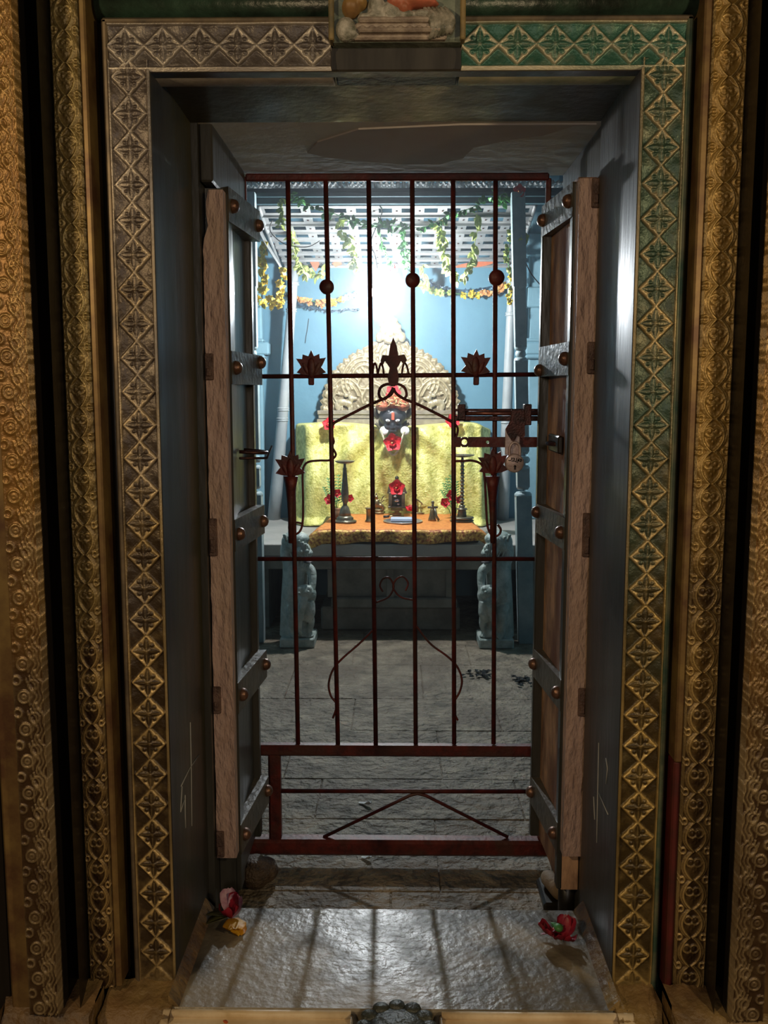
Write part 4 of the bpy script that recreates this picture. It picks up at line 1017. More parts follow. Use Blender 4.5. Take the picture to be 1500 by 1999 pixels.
hibiscus('hibiscus_flower', at(643, 830, 5.62), .045, (0, -1, .4), 'red hibiscus on the left shoulder of the gold cloth', 'red hibiscus blooms', tw=.2)
hibiscus('hibiscus_flower', at(884, 824, 5.62), .048, (0, -1, .4), 'red hibiscus on the right shoulder of the gold cloth', 'red hibiscus blooms', tw=.5)

# ---------------------------------------------------------------- oil lamps
def lathe_px(name, cx, ybase, prof, m_, parent, z=None):
    c = on_z(cx, ybase, TZ if z is None else z); k = c.y/1850; mm = MB()
    mm.lathe((c.x, c.y, c.z), [(max(r, .05)*k, max(0, (ybase-y))*k) for r, y in prof], n=26)
    return mm.build(name, m_, parent=parent), c, k
c = on_z(674, 1020, TZ)
OL = thing('oil_lamp', c, 'smooth tapering bronze standing oil lamp on the left of the orange cloth', 'oil lamp', 'standing oil lamps')
lathe_px('foot', 674, 1020, [(21, 1020), (23, 1017), (21, 1015.5), (16, 1014), (17, 1011), (14, 1008), (12, 1006)], M_brassd, OL)
lathe_px('stem', 674, 1020, [(12, 1006), (11, 1000), (8, 990), (4.5, 986), (4, 982), (6.5, 976), (7, 970), (7.5, 962), (6, 945), (4.2, 925), (3.6, 915), (4, 913), (2.6, 911), (2.6, 904)], M_brassd, OL)
lathe_px('oil_dish', 674, 1020, [(3, 904), (12, 903), (18, 900.5), (20, 898), (19, 898), (10, 900.5), (.5, 901)], M_brassd, OL)
c = on_z(902, 1018, TZ)
OR = thing('oil_lamp', c, 'ringed bronze standing oil lamp on the right of the orange cloth', 'oil lamp', 'standing oil lamps')
lathe_px('foot', 902, 1018, [(20, 1018), (24, 1016), (22, 1014), (18, 1013), (24, 1011), (22, 1008), (10, 1008)], M_brassd, OR)
lathe_px('bell_base', 902, 1018, [(9.5, 1008), (8.5, 1000), (7.5, 995), (11, 994), (10, 992), (5, 991), (6.5, 988), (5, 985)], M_brassd, OR)
pr = [(3, 985)]
for k in range(12):
    y = 983-k*7.2; pr += [(3, y), (5.2-k*.08, y-1.6), (5.2-k*.08, y-2.6), (3, y-4)]
lathe_px('ringed_stem', 902, 1018, pr+[(2.6, 893), (1, 886)], M_brassd, OR)
lathe_px('oil_dish', 902, 1018, [(3, 892), (14, 891), (22, 888), (24, 886.5), (21, 887.5), (.5, 889)], M_brassd, OR)
# small copper pot by the left lamp
c = on_z(660, 1012, TZ); T = thing('small_pot', c, 'squat reddish brown pot behind the left oil lamp', 'pot')
lathe_px('body', 660, 1012, [(8, 1012), (11, 1006), (10, 998), (7, 994), (8, 992)], M_copper, T)
# cup
c = on_z(722, 1019, TZ); T = thing('cup', c, 'brass cup with flared rim left of the little shrine', 'cup')
lathe_px('body', 722, 1019, [(9, 1019), (9, 1016), (7, 1014), (6.5, 1005), (7, 994), (9.5, 991), (8.5, 991), (6, 995), (.5, 996)], M_brass, T)
# figurines
def blobs(name, base, items, m_, vox, label, cat, group=None, tubes=()):
    c = on_z(*base, TZ); k = c.y/1850; mm = MB()
    for dx, dy, rx, ry, rz in items: mm.ell((c.x+dx*k, c.y, c.z+dy*k), (rx*k, ry*k, rz*k))
    for pts, r in tubes: mm.tube([(c.x+x*k, c.y+y*k, c.z+z*k) for x, y, z in pts], r*k, n=8)
    o = mm.build(name, m_, loc=c); remesh(o, vox, 1); return tag(o, label, cat, group)
blobs('figurine', (739, 1003), [(0, 2, 12, 7, 2.5), (0, 7, 9, 6, 3.4), (-3, 20, 6, 5, 9), (4, 16, 6, 5, 5), (-4, 33, 4, 4, 4), (-4, 38, 2, 2, 4), (9, 12, 3, 3, 7)], M_brass, .0026, 'little gilt seated figure with a flared arm between cup and shrine', 'figurine',
      tubes=[([(0, 0, 28), (6, 0, 27), (9, 0, 33), (12, 0, 36)], 1.3), ([(2, 0, 22), (8, 0, 24), (12, 0, 28)], 1.2), ([(-3, 0, 24), (-9, 0, 20)], 1.4)])
blobs('figurine', (812, 1003), [(4, 1.5, 14, 6, 1.8), (0, 10, 5, 4, 9), (-2, 25, 4.5, 4, 9), (-1, 37, 3.6, 3.6, 4)], M_brass, .0026, 'little gilt standing figure with outstretched rod right of the shrine', 'figurine',
      tubes=[([(0, 0, 30), (8, 0, 24), (13, 0, 20)], 1.3), ([(10, 0, 2), (10, 0, 18), (20, 0, 18)], 1.0)])
# hand bell
c = on_z(846, 1017, TZ); T = thing('hand_bell', c, 'small bronze hand bell with cross shaped top on the orange cloth', 'bell')
lathe_px('bell_body', 844, 1017, [(8, 1017), (7.6, 1013), (5.5, 1006), (4.5, 999), (4, 994), (1.5, 992), (1.5, 986)], M_brass, T)
k = c.y/1850; m = MB(); m.tube([(c.x-11*k, c.y, c.z+27*k), (c.x+9*k, c.y, c.z+27*k)], 2.2*k, n=8); m.tube([(c.x-1*k, c.y, c.z+24*k), (c.x-1*k, c.y, c.z+37*k)], 2.2*k, n=8); m.ell((c.x-1*k, c.y, c.z+37*k), 3*k, n=8, m=6); m.build('cross_top', M_brassd, parent=T)
m = MB(); m.tube([(c.x+3*k, c.y-.01, c.z+26*k), (c.x+6*k, c.y-.015, c.z+10*k), (c.x+11*k, c.y-.02, c.z+2*k)], [2*k, 2.6*k, 2.2*k], n=8); m.build('handle_strap', M_brassd, parent=T)
# little shrine
c = on_z(775, 1008, TZ); k = c.y/1850
T = thing('miniature_shrine', c, 'small dark pavilion shrine with pitched top in the middle of the offerings', 'shrine')
bx = lambda m_, x0, x1, z0, z1, d: m_.box(c.x+x0*k, c.x+x1*k, c.y-d*k, c.y+d*k, c.z+z0*k, c.z+z1*k, bev=.002)
m = MB(); bx(m, -14, 14, 0, 3, 12); bx(m, -9, 9, 3, 7, 8); bx(m, -12, 12, 12, 15, 10); m.lathe((c.x, c.y, c.z+6*k), [(9*k, 0), (4*k, 3*k), (9*k, 7*k)], n=16); m.build('stepped_pedestal', M_brass, parent=T)
m = MB(); bx(m, -16, -9, 20, 48, 9); bx(m, 9, 16, 20, 48, 9); m.box(c.x-16*k, c.x+16*k, c.y+5*k, c.y+9*k, c.z+20*k, c.z+48*k); bx(m, -17, 17, 17, 21, 11); m.build('cabinet', M_brassd, parent=T)
m = MB(); m.prism([(c.x-19*k, c.z+46*k), (c.x-17*k, c.z+58*k), (c.x-8*k, c.z+68*k), (c.x, c.z+76*k), (c.x+8*k, c.z+68*k), (c.x+17*k, c.z+56*k), (c.x+20*k, c.z+46*k)][::-1], c.y-8*k, c.y+10*k); m.ell((c.x, c.y, c.z+76*k), 4*k); m.build('pitched_roof', M_brassd, parent=T)
m = MB()
for dx, dz, r in ((0, 32, 6), (-3, 40, 4), (3, 25, 4), (0, 46, 4)): m.ell((c.x+dx*k, c.y-6*k, c.z+dz*k), (r*k, 4*k, r*.6*k))
m.build('silver_image', M_silver, parent=T)
hibiscus('hibiscus_flower', at(775, 953, c.y-.05), .052, (0, -1, .25), 'red hibiscus leaning on the roof of the little shrine', 'red hibiscus blooms', tw=.1)
hibiscus('hibiscus_flower', at(802, 996, c.y-.05), .034, (0, -.5, 1), 'small red hibiscus lying right of the little shrine foot', 'red hibiscus blooms', tw=.7)
# tray and booklet
c = on_z(787, 1019, TZ); k = c.y/1850; m = MB(); m.lathe((c.x, c.y, c.z+.001), [(36*k, 0), (39*k, .006), (38*k, .008), (34*k, .004), (.001, .003)], n=40)
tag(m.build('silver_tray', M_silver), 'flat silver tray in front of the little shrine', 'tray')
m = MB(); m.box(c.x-24*k, c.x+18*k, c.y-.03, c.y+.05, c.z+.009, c.z+.022, bev=.001); tag(m.build('booklet', mat('pale_blue_paper', (.55, .62, .74), (.45, .52, .66), rough=.6)), 'pale blue booklet lying on the silver tray', 'booklet')
m = MB(); p_ = on_z(753, 1013, TZ); m.tube([p_+Vector((-.012, 0, .012)), p_+Vector((.02, 0, .014))], .007, n=8); tag(m.build('dark_stub', M_idol), 'short dark stub lying left of the silver tray', 'stub')
# flower vases with ferns
def posy(cx, ybase, fl, leaves, pot, label, dy=.0):
    c = on_z(cx, ybase, TZ); c.y = min(c.y, 5.38)+dy; k = c.y/1850; t = thing('fern_sprig', (c.x, c.y, TZ), label, 'sprig', 'fern sprigs by the oil lamps')
    m = MB(); rs = random.Random(int(cx))
    for x, y in leaves:
        base = Vector((c.x, c.y+.01, TZ+.02)); tip = at(x, y, c.y+.03)
        m.tube([base, base.lerp(tip, .5)+Vector((0, .004, .006)), tip], .0018, n=5)
        for q in range(9):
            p_ = base.lerp(tip, .3+.08*q)
            for s_ in (-1, 1): m.leaf(p_, (s_*.9, -.1, .55), (0, -1, .2), .03*(1-q*.06), .006, bend=.1)
    m.build('fronds', M_green, parent=t)
    for x, y, R, lb in fl:
        fc = at(x, y, c.y-.03); ft = hibiscus('hibiscus_flower', fc, R, (rs.uniform(-.4, .4), -1, rs.uniform(-.1, .5)), lb, 'red hibiscus blooms', tw=rs.random())
        m = MB(); m.tube([fc+Vector((0, .008, -.004)), fc.lerp(Vector((c.x, c.y, TZ)), .5)+Vector((0, .02, 0)), Vector((c.x+(fc.x-c.x)*.3, c.y, TZ))], .0022, n=5); m.build('stalk', M_green, parent=ft)
posy(660, 1004, [(645, 976, .034, 'red hibiscus lying lowest at the left of the left oil lamp'), (657, 962, .028, 'red hibiscus topmost behind the left oil lamp'), (683, 973, .026, 'red hibiscus peeping out right of the left oil lamp')],
     [(640, 932), (650, 925), (662, 925), (672, 935), (632, 950)], None, 'green fern sprig behind the left oil lamp')
posy(884, 1002, [(868, 982, .032, 'red hibiscus lowest and left of the right oil lamp'), (882, 966, .034, 'red hibiscus topmost behind the right oil lamp'), (896, 976, .026, 'red hibiscus touching the stem of the right oil lamp')],
     [(872, 932), (866, 942), (880, 926), (893, 938), (862, 956)], None, 'green fern sprig behind the right oil lamp')

# ---------------------------------------------------------------- guardian statues
def lion(cx, sgn, label):
    """sgn=+1: faces towards the right (left statue)"""
    Yc = 4.775; c0 = at(cx, 1250, Yc); k = Yc/1850; zb_ = 0.0
    kz = (at(cx, 1035, Yc).z)/ (1250-1035)
    P_ = lambda dx, y: (c0.x+sgn*dx*k, (1250-y)*kz)
    t = thing('guardian_statue', (c0.x, Yc, 0), label, 'statue', 'crouching stone guardians flanking the altar')
    m = MB(); x0, _ = P_(-28, 0); x1, _ = P_(40, 0); m.box(x0, x1, Yc-.10, Yc+.11, 0, P_(0, 1232)[1], bev=.006); m.build('plinth', M_statue, parent=t)
    m = MB()
    def e(dx, y, rx, ry, rz, oy=0, rot=0):
        X, Z = P_(dx, y); m.ell((X, Yc+oy, Z), (rx*k, ry*k, rz*kz), rot=Matrix.Rotation(math.radians(rot*sgn), 3, 'Y'), n=14, m=10)
    def T(pts, rr):
        q = [Vector((P_(dx, y)[0], Yc+oy, P_(dx, y)[1])) for dx, y, oy in pts]; q = smooth_curve(q, 6)
        n_ = len(q); rad = [(rr[int(i*(len(rr)-1)/(n_-1))]*(1-((i*(len(rr)-1)/(n_-1)) % 1))+rr[min(len(rr)-1, int(i*(len(rr)-1)/(n_-1))+1)]*((i*(len(rr)-1)/(n_-1)) % 1))*k for i in range(n_)]
        m.tube(q, rad, n=14)
    # head: domed skull, brow, muzzle turned to the altar axis, jowls
    e(0, 1058, 27, 26, 23); e(8, 1050, 22, 24, 13, -.012); e(16, 1070, 17, 20, 14, -.025); e(27, 1076, 10, 13, 8, -.03); e(24, 1092, 9, 11, 5, -.028); e(-16, 1078, 14, 22, 26, .01); e(14, 1066, 6, 5, 5, -.066); e(27, 1066, 5, 5, 5, -.055)
    # upright column of neck, chest and haunch
    T([(-2, 1085, .01), (0, 1115, 0), (-2, 1155, 0), (-4, 1195, .01), (-6, 1236, .01)], [24, 25, 26, 27, 27])
    T([(14, 1098, -.03), (32, 1108, -.03), (36, 1128, -.05), (34, 1150, -.07)], [10, 10, 8, 7])
    T([(-10, 1165, -.02), (-4, 1190, -.055), (-2, 1222, -.065), (6, 1232, -.08)], [14, 13, 9, 9])
    # little elephant rearing against the front: head, ear, trunk, legs
    e(22, 1146, 17, 15, 15, -.085); e(35, 1152, 9, 12, 16, -.06); e(12, 1152, 7, 12, 14, -.075); e(30, 1138, 7, 6, 6, -.10); e(14, 1138, 7, 6, 6, -.11)
    T([(20, 1155, -.105), (17, 1172, -.115), (13, 1192, -.11), (12, 1214, -.10), (18, 1224, -.10)], [9, 8, 6, 5, 4])
    T([(28, 1162, -.07), (28, 1185, -.07), (22, 1200, -.07)], [13, 14, 10])
    T([(30, 1188, -.06), (33, 1205, -.06), (29, 1222, -.06), (31, 1232, -.065)], [9, 7, 6, 9])
    T([(16, 1190, -.05), (17, 1210, -.05), (18, 1232, -.06)], [9, 7, 8])
    o = m.build('body', M_statue, parent=t); remesh(o, .0045, 1)
    m = MB()
    for q in range(9):
        a_ = q*.33
        pts = []
        for w in range(6):
            f = w/5; X, Z = P_(-4+30*math.sin(a_-.5+f*.5), 1040+8*q*.4+f*44)
            pts.append((X, Yc-.075+.02*abs(q-4)*.3+.012*f, Z))
        m.tube(smooth_curve(pts, 3), [.009*(1-.5*i/16) for i in range(16)], n=6)
    m.build('mane_lock', M_statue, parent=t)
    for dx, y, yy, r_ in ((14, 1070, .082, .013), (27, 1070, .074, .011), (13, 1144, .132, .008), (30, 1142, .124, .008)):
        X, Z = P_(dx, y); m = MB(); m.ell((X, Yc-yy, Z), (r_, r_*.9, r_), n=12, m=8); m.build('eye', M_statue, parent=t)
    m = MB(); X, Z = P_(24, 1090); X2, _ = P_(34, 1090); m.ell(((X+X2)/2, Yc-.075, Z), (.026, .02, .006), n=12, m=6); m.build('mouth', M_idol, parent=t)
    return t
lion(578, 1, 'grey stone lion guardian crouching at the left front of the altar')
lion(972, -1, 'grey stone lion guardian crouching at the right front of the altar')

# ---------------------------------------------------------------- canopy
CY0, CY1 = 4.90, 5.78
zc0 = zat(402, CY0); zc1 = zat(520, CY1)
xa0 = at(505, 405, CY0).x; xb0 = at(1046, 405, CY0).x
CN = thing('slotted_canopy', (0, CY0, zc1), 'white slotted steel strip canopy sloping over the altar', 'canopy')
NS = 8
def canpt(t, s_):     # t 0 front .. 1 back ; s 0..1 across; sagging like a vault at its left end
    y = CY0+(CY1-CY0)*t; z = zc0+(zc1-zc0)*(t**.9)
    return y, z-.05*max(0, .12-s_)/.12
for i in range(NS):
    t0 = i/NS; t1 = (i+.90)/NS; m = MB(); m.use(M_slot)
    y0_, z0_ = canpt(t0, 1); y1_, z1_ = canpt(t1, 1)
    def P4(x, t): y, z = canpt(t, 1); return Vector((x, y, z))
    xa = xa0+.03*i/NS; xb = xb0-.03*i/NS; W_ = xb-xa; nsl = 12; sw = W_/nsl
    tm0 = t0+(t1-t0)*.27; tm1 = t0+(t1-t0)*.75; th = Vector((0, 0, .003))
    def slab(xs, xe, ta, tb):
        a_ = [P4(xs, ta), P4(xe, ta), P4(xe, tb), P4(xs, tb)]; m.hexa(a_+[p+th for p in a_])
    slab(xa, xb, t0, tm0); slab(xa, xb, tm1, t1)
    for q in range(nsl+1):
        xm = xa+sw*q; slab(max(xa, xm-sw*.21), min(xb, xm+sw*.21), tm0, tm1)
    for q in range(nsl+1):
        y, z = canpt(t0+(t1-t0)*.5, 1); m.use(M_iron).ell((xa+sw*q, y, z-.003), (.006, .006, .003), n=8, m=4); m.use(M_slot)
    # folded lip
    a_ = [P4(xa, t1), P4(xb, t1), P4(xb, t1)+Vector((0, .003, 0)), P4(xa, t1)+Vector((0, .003, 0))]
    m.hexa([p-Vector((0, 0, .012)) for p in a_]+a_)
    o = m.build('slotted_strip', M_slot, parent=CN)
for xx in (xa0, xb0):
    m = MB(); pts = [Vector((xx, *canpt(i/8, 1))) for i in range(9)]; m.tube(pts, .010, n=8); m.build('side_rim', M_slot, parent=CN)
# left curved skirt of the canopy
m = MB(); P = []
for i in range(9):
    q = i/8; row = []
    for j in range(9):
        f = j/8; p_ = at(500+46*q+4*f, 440+82*q**.8-8*f*(1-q), 4.95+.3*f); row.append(p_)
    P.append(row)
m.grid(P); o = m.build('curved_skirt', M_slot, parent=CN); sd = o.modifiers.new('t', 'SOLIDIFY'); sd.thickness = .004
# orange scalloped valance pieces
Mval = mat('terracotta_valance', (.50, .14, .06), (.36, .09, .04), rough=.6, scale=20)
m = MB(); top = pxcurve([(888, 520), (910, 514), (935, 511), (958, 506), (985, 505)], 5.70, 8); bot = pxcurve([(892, 523), (912, 522), (936, 521), (958, 516), (985, 506)], 5.70, 8)
m.add(top+bot[::-1], [tuple(range(len(top)+len(bot)))]); o = m.build('valance', Mval, parent=CN); sd = o.modifiers.new('t', 'SOLIDIFY'); sd.thickness = .004
m = MB()
for pl_ in ([(604, 509), (622, 508), (624, 516), (617, 530), (610, 520)], [(648, 514), (664, 506), (668, 516), (655, 522)]):
    m = MB(); pp = [at(x, y, 5.70) for x, y in pl_]; m.add(pp, [tuple(range(len(pp)))])
    o = m.build('valance', Mval, parent=CN); sd = o.modifiers.new('t', 'SOLIDIFY'); sd.thickness = .004
# fascia board and corrugated sheet edge
m = MB(); m.box(-.85, .85, CY0-.03, CY0-.005, zc0+.004, zat(367, CY0-.03), bev=.003); m.build('fascia_board', M_teal, parent=CN)
m = MB(); m.box(-.9, .9, CY0-.05, CY0-.035, zat(388, CY0), zat(378, CY0), bev=.003); m.build('fascia_moulding', M_teal, parent=CN)
m = MB(); K_ = 120; zz = zat(360, CY0); top = []; row2 = []
for i in range(K_*2+1):
    x = -.85+1.7*i/(K_*2); h = .010 if i % 4 < 2 else -.002
    top.append((x, CY0-.045, zz+h)); row2.append((x, CY0+.5, zz+h+.05))
m.grid([top, row2], smooth=False); o = m.build('corrugated_sheet', M_slot, parent=CN); sd = o.modifiers.new('t', 'SOLIDIFY'); sd.thickness = .002
# posts
def post(a, b, wa, wb, Yp, m_, label, cat='post', bands=(), Ya=None):
    A = at(*a, Yp); B = at(*b, Yp if Ya is None else Ya); B.z = zt; k = Yp/1850; m = MB()
    n_ = 8
    pts = [A.lerp(B, i/8) for i in range(9)]
    t = thing('canopy_post', (B.x, B.y, B.z), label, cat, 'posts carrying the canopy')
    m.tube(pts, [(wa+(wb-wa)*i/8)*k for i in range(9)], n=8); m.v = m.v
    o = m.build('shaft', m_, parent=t)
    for f, ww in bands:
        p_ = A.lerp(B, f); m = MB(); m.lathe((p_.x, p_.y, p_.z), [(ww*k*.9, -.012), (ww*k, -.008), (ww*k, -.004), (ww*k*.8, -.001), (ww*k, .004), (ww*k, .008), (ww*k*.9, .012)], n=12); m.build('ring_band', m_, parent=t)
    return t
# rear pair (white, leaning)
bz = zt
B1 = at(535, 1008, 5.3); 
post((577, 512), (535, 1012), 8, 13, 5.78, M_white, 'white turned rear canopy post leaning on the left side', bands=((.08, 11), (.18, 11), (.56, 12), (.60, 12)), Ya=5.86)
post((1002, 508), (982, 1012), 8, 12, 5.78, M_white, 'white turned rear canopy post on the right side, half hidden', bands=((.08, 11), (.20, 11), (.57, 12), (.61, 12)), Ya=5.86)
# front pair (grey blue)
def fpost(px_top, px_bot, label, sgn):
    Yp = 4.82
    A = at(px_top, 385, Yp); B = on_z(px_bot, 1238, 0); B = at(px_bot, 1238, Yp); B.z = 0
    k = Yp/1850; t = thing('canopy_post', (B.x, Yp, 0), label, 'post', 'posts carrying the canopy')
    segs = [(0, .34, 15), (.36, .40, 12), (.44, .64, 12), (.67, .80, 11), (.80, 1, 12.5)]
    m = MB(); H = A.z+.02
    def X(f): return B.x+(A.x-B.x)*f
    for f0, f1, w in segs:
        w0 = w*k
        a_ = [(X(f0)-w0, Yp-w0, f0*H), (X(f0)+w0, Yp-w0, f0*H), (X(f0)+w0, Yp+w0, f0*H), (X(f0)-w0, Yp+w0, f0*H)]
        b_ = [(X(f1)-w0, Yp-w0, f1*H), (X(f1)+w0, Yp-w0, f1*H), (X(f1)+w0, Yp+w0, f1*H), (X(f1)-w0, Yp+w0, f1*H)]
        m.hexa(a_+b_)
    m.build('shaft', M_post, parent=t)
    for f, w in ((.34, 17), (.36, 13), (.40, 14), (.42, 14.5), (.44, 13), (.64, 13), (.655, 10), (.67, 12), (.80, 13)):
        m = MB(); m.lathe((X(f), Yp, f*H), [(w*k*.8, -.016), (w*k, -.006), (w*k, .006), (w*k*.8, .016)], n=14); m.build('turned_band', M_post, parent=t)
    return t
fpost(1011, 1027, 'grey blue front canopy post with turned bands right of the altar', 1)
fpost(486, 502, 'grey blue front canopy post beside the left door leaf', -1)

# wall pilasters
for nm, x0, x1, lab in (('trim_34', 470, 512, 'pale blue wall pilaster on the left'), ('trim_35', 1048, 1085, 'pale blue wall pilaster on the right')):
    Yw = 5.88; m = MB(); a = at(x0, 700, Yw).x; b = at(x1, 700, Yw).x
    m.box(a-.05, b, Yw, 5.95, zt, 2.6, bev=.01)
    for y0_, y1_, ex in ((455, 500, .02), (660, 668, .012), (668, 692, .045), (692, 700, .02), (560, 600, .0)):
        m.box(a-.07, b+ex, Yw-.03, 5.95, zat(y1_, Yw-.03), zat(y0_, Yw-.03), bev=.008)
    struct(m.build(nm, M_pil), lab)
# crack-like conduit on wall
m = MB(); m.tube(pxcurve([(603, 622), (600, 645), (598, 655), (596, 670)], 5.945, 5), .0018, n=5); tag(m.build('wall_wire', M_cord), 'thin dark wire stuck on the blue wall left of the arch', 'wire')
m = MB(); m.tube(pxcurve([(1022, 500), (1035, 530), (1050, 550), (1062, 562)], 4.84, 5), .003, n=5); tag(m.build('hanging_wire', M_cord), 'dark wire sagging beside the right front canopy post', 'wire')

# ---------------------------------------------------------------- greenery
def strand(pts, Y, m_, n_leaf, L, label, cat='garland', group='leaf strands hanging from the canopy', seed=1, name='leaf_strand', down=.6, flower=None):
    rs = random.Random(seed); cv = pxcurve(pts, Y, 10) if isinstance(Y, (int, float)) else smooth_curve([at(x, y, yy) for (x, y), yy in zip(pts, Y)], 10)
    m = MB(); m.use(M_green if m_ is not M_ygreen else M_ygreen); m.tube(cv, .002, n=5)
    if flower is None:
        m.use(m_)
        for i in range(n_leaf):
            p_ = cv[int(rs.random()*(len(cv)-1))]
            m.leaf(p_+Vector((rs.uniform(-1, 1)*L*.2,)*3), (rs.uniform(-1, 1), rs.uniform(-.8, .4), rs.uniform(-1, .6)-down), (rs.uniform(-.3, .3), -1, rs.uniform(-.2, .8)), L*rs.uniform(.6, 1.1), L*.55*rs.uniform(.7, 1.1))
    else:
        for i in range(n_leaf):
            p_ = cv[int((i+.5)/n_leaf*(len(cv)-1))]
            mt = flower if not isinstance(flower, (list, tuple)) else flower[min(len(flower)-1, int(i/n_leaf*len(flower)))]
            m.use(mt); c_ = p_+Vector((rs.uniform(-1, 1)*L*.5, rs.uniform(-.3, .3)*L, rs.uniform(-1, 1)*L*.25))
            for q in range(11):
                d = Vector((rs.uniform(-1, 1), rs.uniform(-1, .6), rs.uniform(-1, 1))); m.leaf(c_, d, (0, -1, .3), L*rs.uniform(.55, .9), L*.6)
    o = m.build(name, None); tag(o, label, cat, group); return o
strand([(548, 388), (549, 410), (551, 445)], 4.80, M_ygreen, 26, .035, 'short yellow green leaf strand at the upper left of the canopy', seed=1)
strand([(565, 380), (590, 392), (620, 408), (655, 418), (690, 432), (715, 440), (740, 440), (775, 442), (800, 445), (840, 440), (880, 418), (915, 408), (950, 392), (985, 378)], 4.80, M_green, 110, .04, 'fresh green creeper swagged along the canopy front edge', seed=2, down=.0, group='green creepers')
strand([(984, 372), (984, 385), (982, 398)], 4.87, M_green, 16, .05, 'fresh green spray at the top right corner of the canopy', seed=3, group='green creepers')
strand([(1016, 436), (1026, 460), (1024, 480)], 4.80, M_ygreen, 22, .035, 'small leaf tuft right of the right front post', seed=31)
strand([(568, 448), (570, 468), (575, 490), (583, 510), (592, 525), (598, 535)], 5.2, M_ygreen, 34, .045, 'yellow green strand hanging beside the second gate bar', seed=4)
strand([(596, 520), (606, 532), (618, 538), (628, 535), (632, 516)], 5.70, M_ygreen, 26, .045, 'short swag of pale leaves under the left canopy edge', seed=5)
strand([(664, 424), (668, 450), (680, 465), (688, 485), (692, 510), (694, 525)], 5.05, M_ygreen, 44, .045, 'yellow green strand hanging left of the lamp', seed=6)
strand([(738, 430), (745, 470), (755, 495), (766, 522)], 5.1, M_green, 30, .035, 'dim leafy strand directly above the lamp', seed=61)
strand([(788, 440), (790, 470), (793, 500), (795, 530)], 5.05, M_green, 40, .04, 'green leafy strand just right of the lamp', seed=7)
strand([(858, 425), (862, 450), (864, 480), (872, 510), (880, 530), (893, 550)], 5.0, M_ygreen, 64, .048, 'long yellow green strand hanging at the fifth gate bar', seed=8)
strand([(932, 410), (934, 440), (928, 470), (926, 500), (916, 520), (908, 540)], 5.0, M_ygreen, 60, .045, 'long yellow green strand left of the sixth gate bar', seed=9)
strand([(826, 517), (828, 535), (835, 548), (828, 560)], 5.70, M_ygreen, 24, .04, 'small bunch of pale leaves right of the lamp', seed=10)
# marigold strings
strand([(518, 480), (514, 500), (512, 520), (510, 545), (508, 575), (506, 600)], 5.0, None, 11, .038, 'thick yellow marigold string nearest the left door leaf', 'garland', 'marigold strings', 11, 'marigold_string', flower=M_marig)
strand([(552, 525), (550, 550), (548, 575), (545, 590), (534, 596), (530, 580)], 5.05, None, 11, .034, 'thick yellow marigold loop left of the leaning white post', 'garland', 'marigold strings', 12, 'marigold_string', flower=M_marig)
strand([(1000, 450), (995, 480), (993, 510), (996, 545), (995, 570), (992, 592)], 5.05, None, 11, .028, 'thin yellow marigold string beside the right front post', 'garland', 'marigold strings', 13, 'marigold_string', flower=[M_ygreen, M_marig])
strand([(578, 578), (600, 585), (625, 591), (650, 590), (675, 582), (700, 572)], 5.85, None, 13, .034, 'orange marigold swag on the blue wall left of the lamp', 'garland', 'marigold swags on the rear wall', 14, 'marigold_swag', flower=[M_omarig, M_omarig, M_fyel, M_wht])
strand([(812, 553), (830, 562), (850, 570), (885, 573), (915, 574), (940, 574), (962, 572), (980, 562), (986, 552)], 5.85, None, 17, .034, 'yellow and orange marigold swag on the blue wall right of the lamp', 'garland', 'marigold swags on the rear wall', 15, 'marigold_swag', flower=[M_ygreen, M_ygreen, M_marig, M_omarig, M_omarig])
m = MB(); rs = random.Random(5)
cv = pxcurve([(560, 575), (580, 592), (610, 600), (650, 606), (700, 603)], 5.9, 10); m.tube(cv, .003, n=5)
for k in range(70):
    p_ = cv[int(rs.random()*(len(cv)-1))]; m.leaf(p_, (rs.uniform(-1, 1), -.5, rs.uniform(-1, .3)), (0, -1, 0), .022, .008)
tag(m.build('tinsel_string', mat('dusky_tinsel', (.12, .22, .32), (.05, .1, .16), rough=.2, metal=.6)), 'dusky blue tinsel string sagging under the left marigold swag', 'garland')
m = MB(); cv = pxcurve([(835, 548), (860, 560), (895, 566), (930, 565), (965, 558)], 5.9, 10); m.tube(cv, .003, n=5)
for k in range(70):
    p_ = cv[int(rs.random()*(len(cv)-1))]; m.leaf(p_, (rs.uniform(-1, 1), -.5, rs.uniform(-1, .3)), (0, -1, 0), .022, .008)
tag(m.build('tinsel_string', MATS['dusky_tinsel']), 'dusky blue tinsel string sagging above the right marigold swag', 'garland')
hibiscus('hibiscus_flower', at(1015, 373, 4.80), .035, (-.2, -1, -.1), 'red hibiscus on top of the right front canopy post', 'red hibiscus blooms', tw=.1)
hibiscus('hibiscus_flower', at(768, 523, 5.12), .03, (0, -1, -.2), 'pinkish red hibiscus just above the lamp', 'red hibiscus blooms', tw=.4)

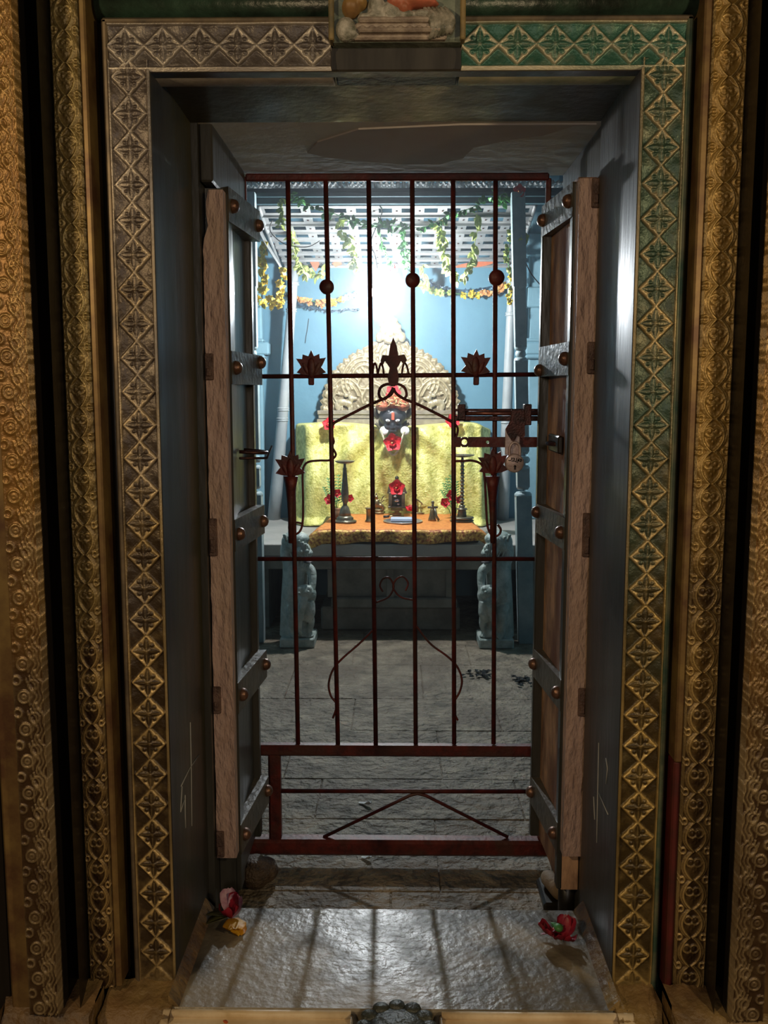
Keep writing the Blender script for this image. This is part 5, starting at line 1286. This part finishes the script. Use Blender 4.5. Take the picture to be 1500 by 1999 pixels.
# ---------------------------------------------------------------- the lamp
LT = thing('hanging_lamp', LAMP, 'glaring white light bulb hanging under the canopy', 'lamp')
m = MB(); k = 5/1850
m.lathe((LAMP.x, LAMP.y, LAMP.z-.036), [(.002, 0), (.017, .003), (.027, .013), (.031, .028), (.030, .044), (.024, .060), (.018, .078)], n=28)
o = m.build('bulb', mat('lit_bulb', (.90, .96, 1), (.90, .96, 1), emit=BULB), parent=LT)
m = MB(); m.lathe((LAMP.x, LAMP.y, LAMP.z+.04), [(.020, 0), (.020, .03), (.014, .04), (.014, .07), (.005, .075)], n=18); m.build('holder', M_wht, parent=LT)
m = MB(); m.tube(smooth_curve([LAMP+Vector((0, 0, .11)), at(733, 500, 5.0), at(725, 470, 4.98), at(745, 420, 4.93), at(742, 402, 4.9)], 8), .003, n=6); m.build('cord', M_cord, parent=LT)
m = MB(); pp = [(754, 452), (760, 448), (776, 490), (792, 512), (782, 520), (770, 500)]; pts = [at(x, y, 5.06) for x, y in pp]
m.add(pts, [tuple(range(len(pts)))]); o = m.build('paper_streamer', M_wht); sd = o.modifiers.new('t', 'SOLIDIFY'); sd.thickness = .004; tag(o, 'white paper streamer hanging above the lamp', 'streamer')
# black cords tangled on the left of the canopy
m = MB(); m.tube(pxcurve([(532, 430), (527, 445), (534, 460), (560, 478), (600, 482), (625, 470)], 4.84, 6), .0025, n=5); tag(m.build('loose_cable', M_cord), 'loose dark cable looping under the left end of the canopy', 'cable')

# ---------------------------------------------------------------- scattering volume added to spread the lamp's glow
HAZE = .02
if HAZE:
    mz = bpy.data.materials.new('added_glow_haze'); mz.use_nodes = True; nt = mz.node_tree; nt.nodes.clear()
    ou = nt.nodes.new('ShaderNodeOutputMaterial'); v = nt.nodes.new('ShaderNodeVolumeScatter'); v.inputs['Density'].default_value = HAZE; v.inputs['Anisotropy'].default_value = .8
    v.inputs['Color'].default_value = (.9, .95, 1, 1); nt.links.new(v.outputs[0], ou.inputs['Volume'])
    m = MB(); m.box(-1.34, 1.34, 2.56, 5.94, .02, 2.59); o = m.build('added_glow_haze', mz, loc=(0, 4.1, .02)); tag(o, 'thin haze volume added for the glow around the lamp', 'haze', kind='stuff')
for o in bpy.data.objects:
    if '_org' in o: del o['_org']
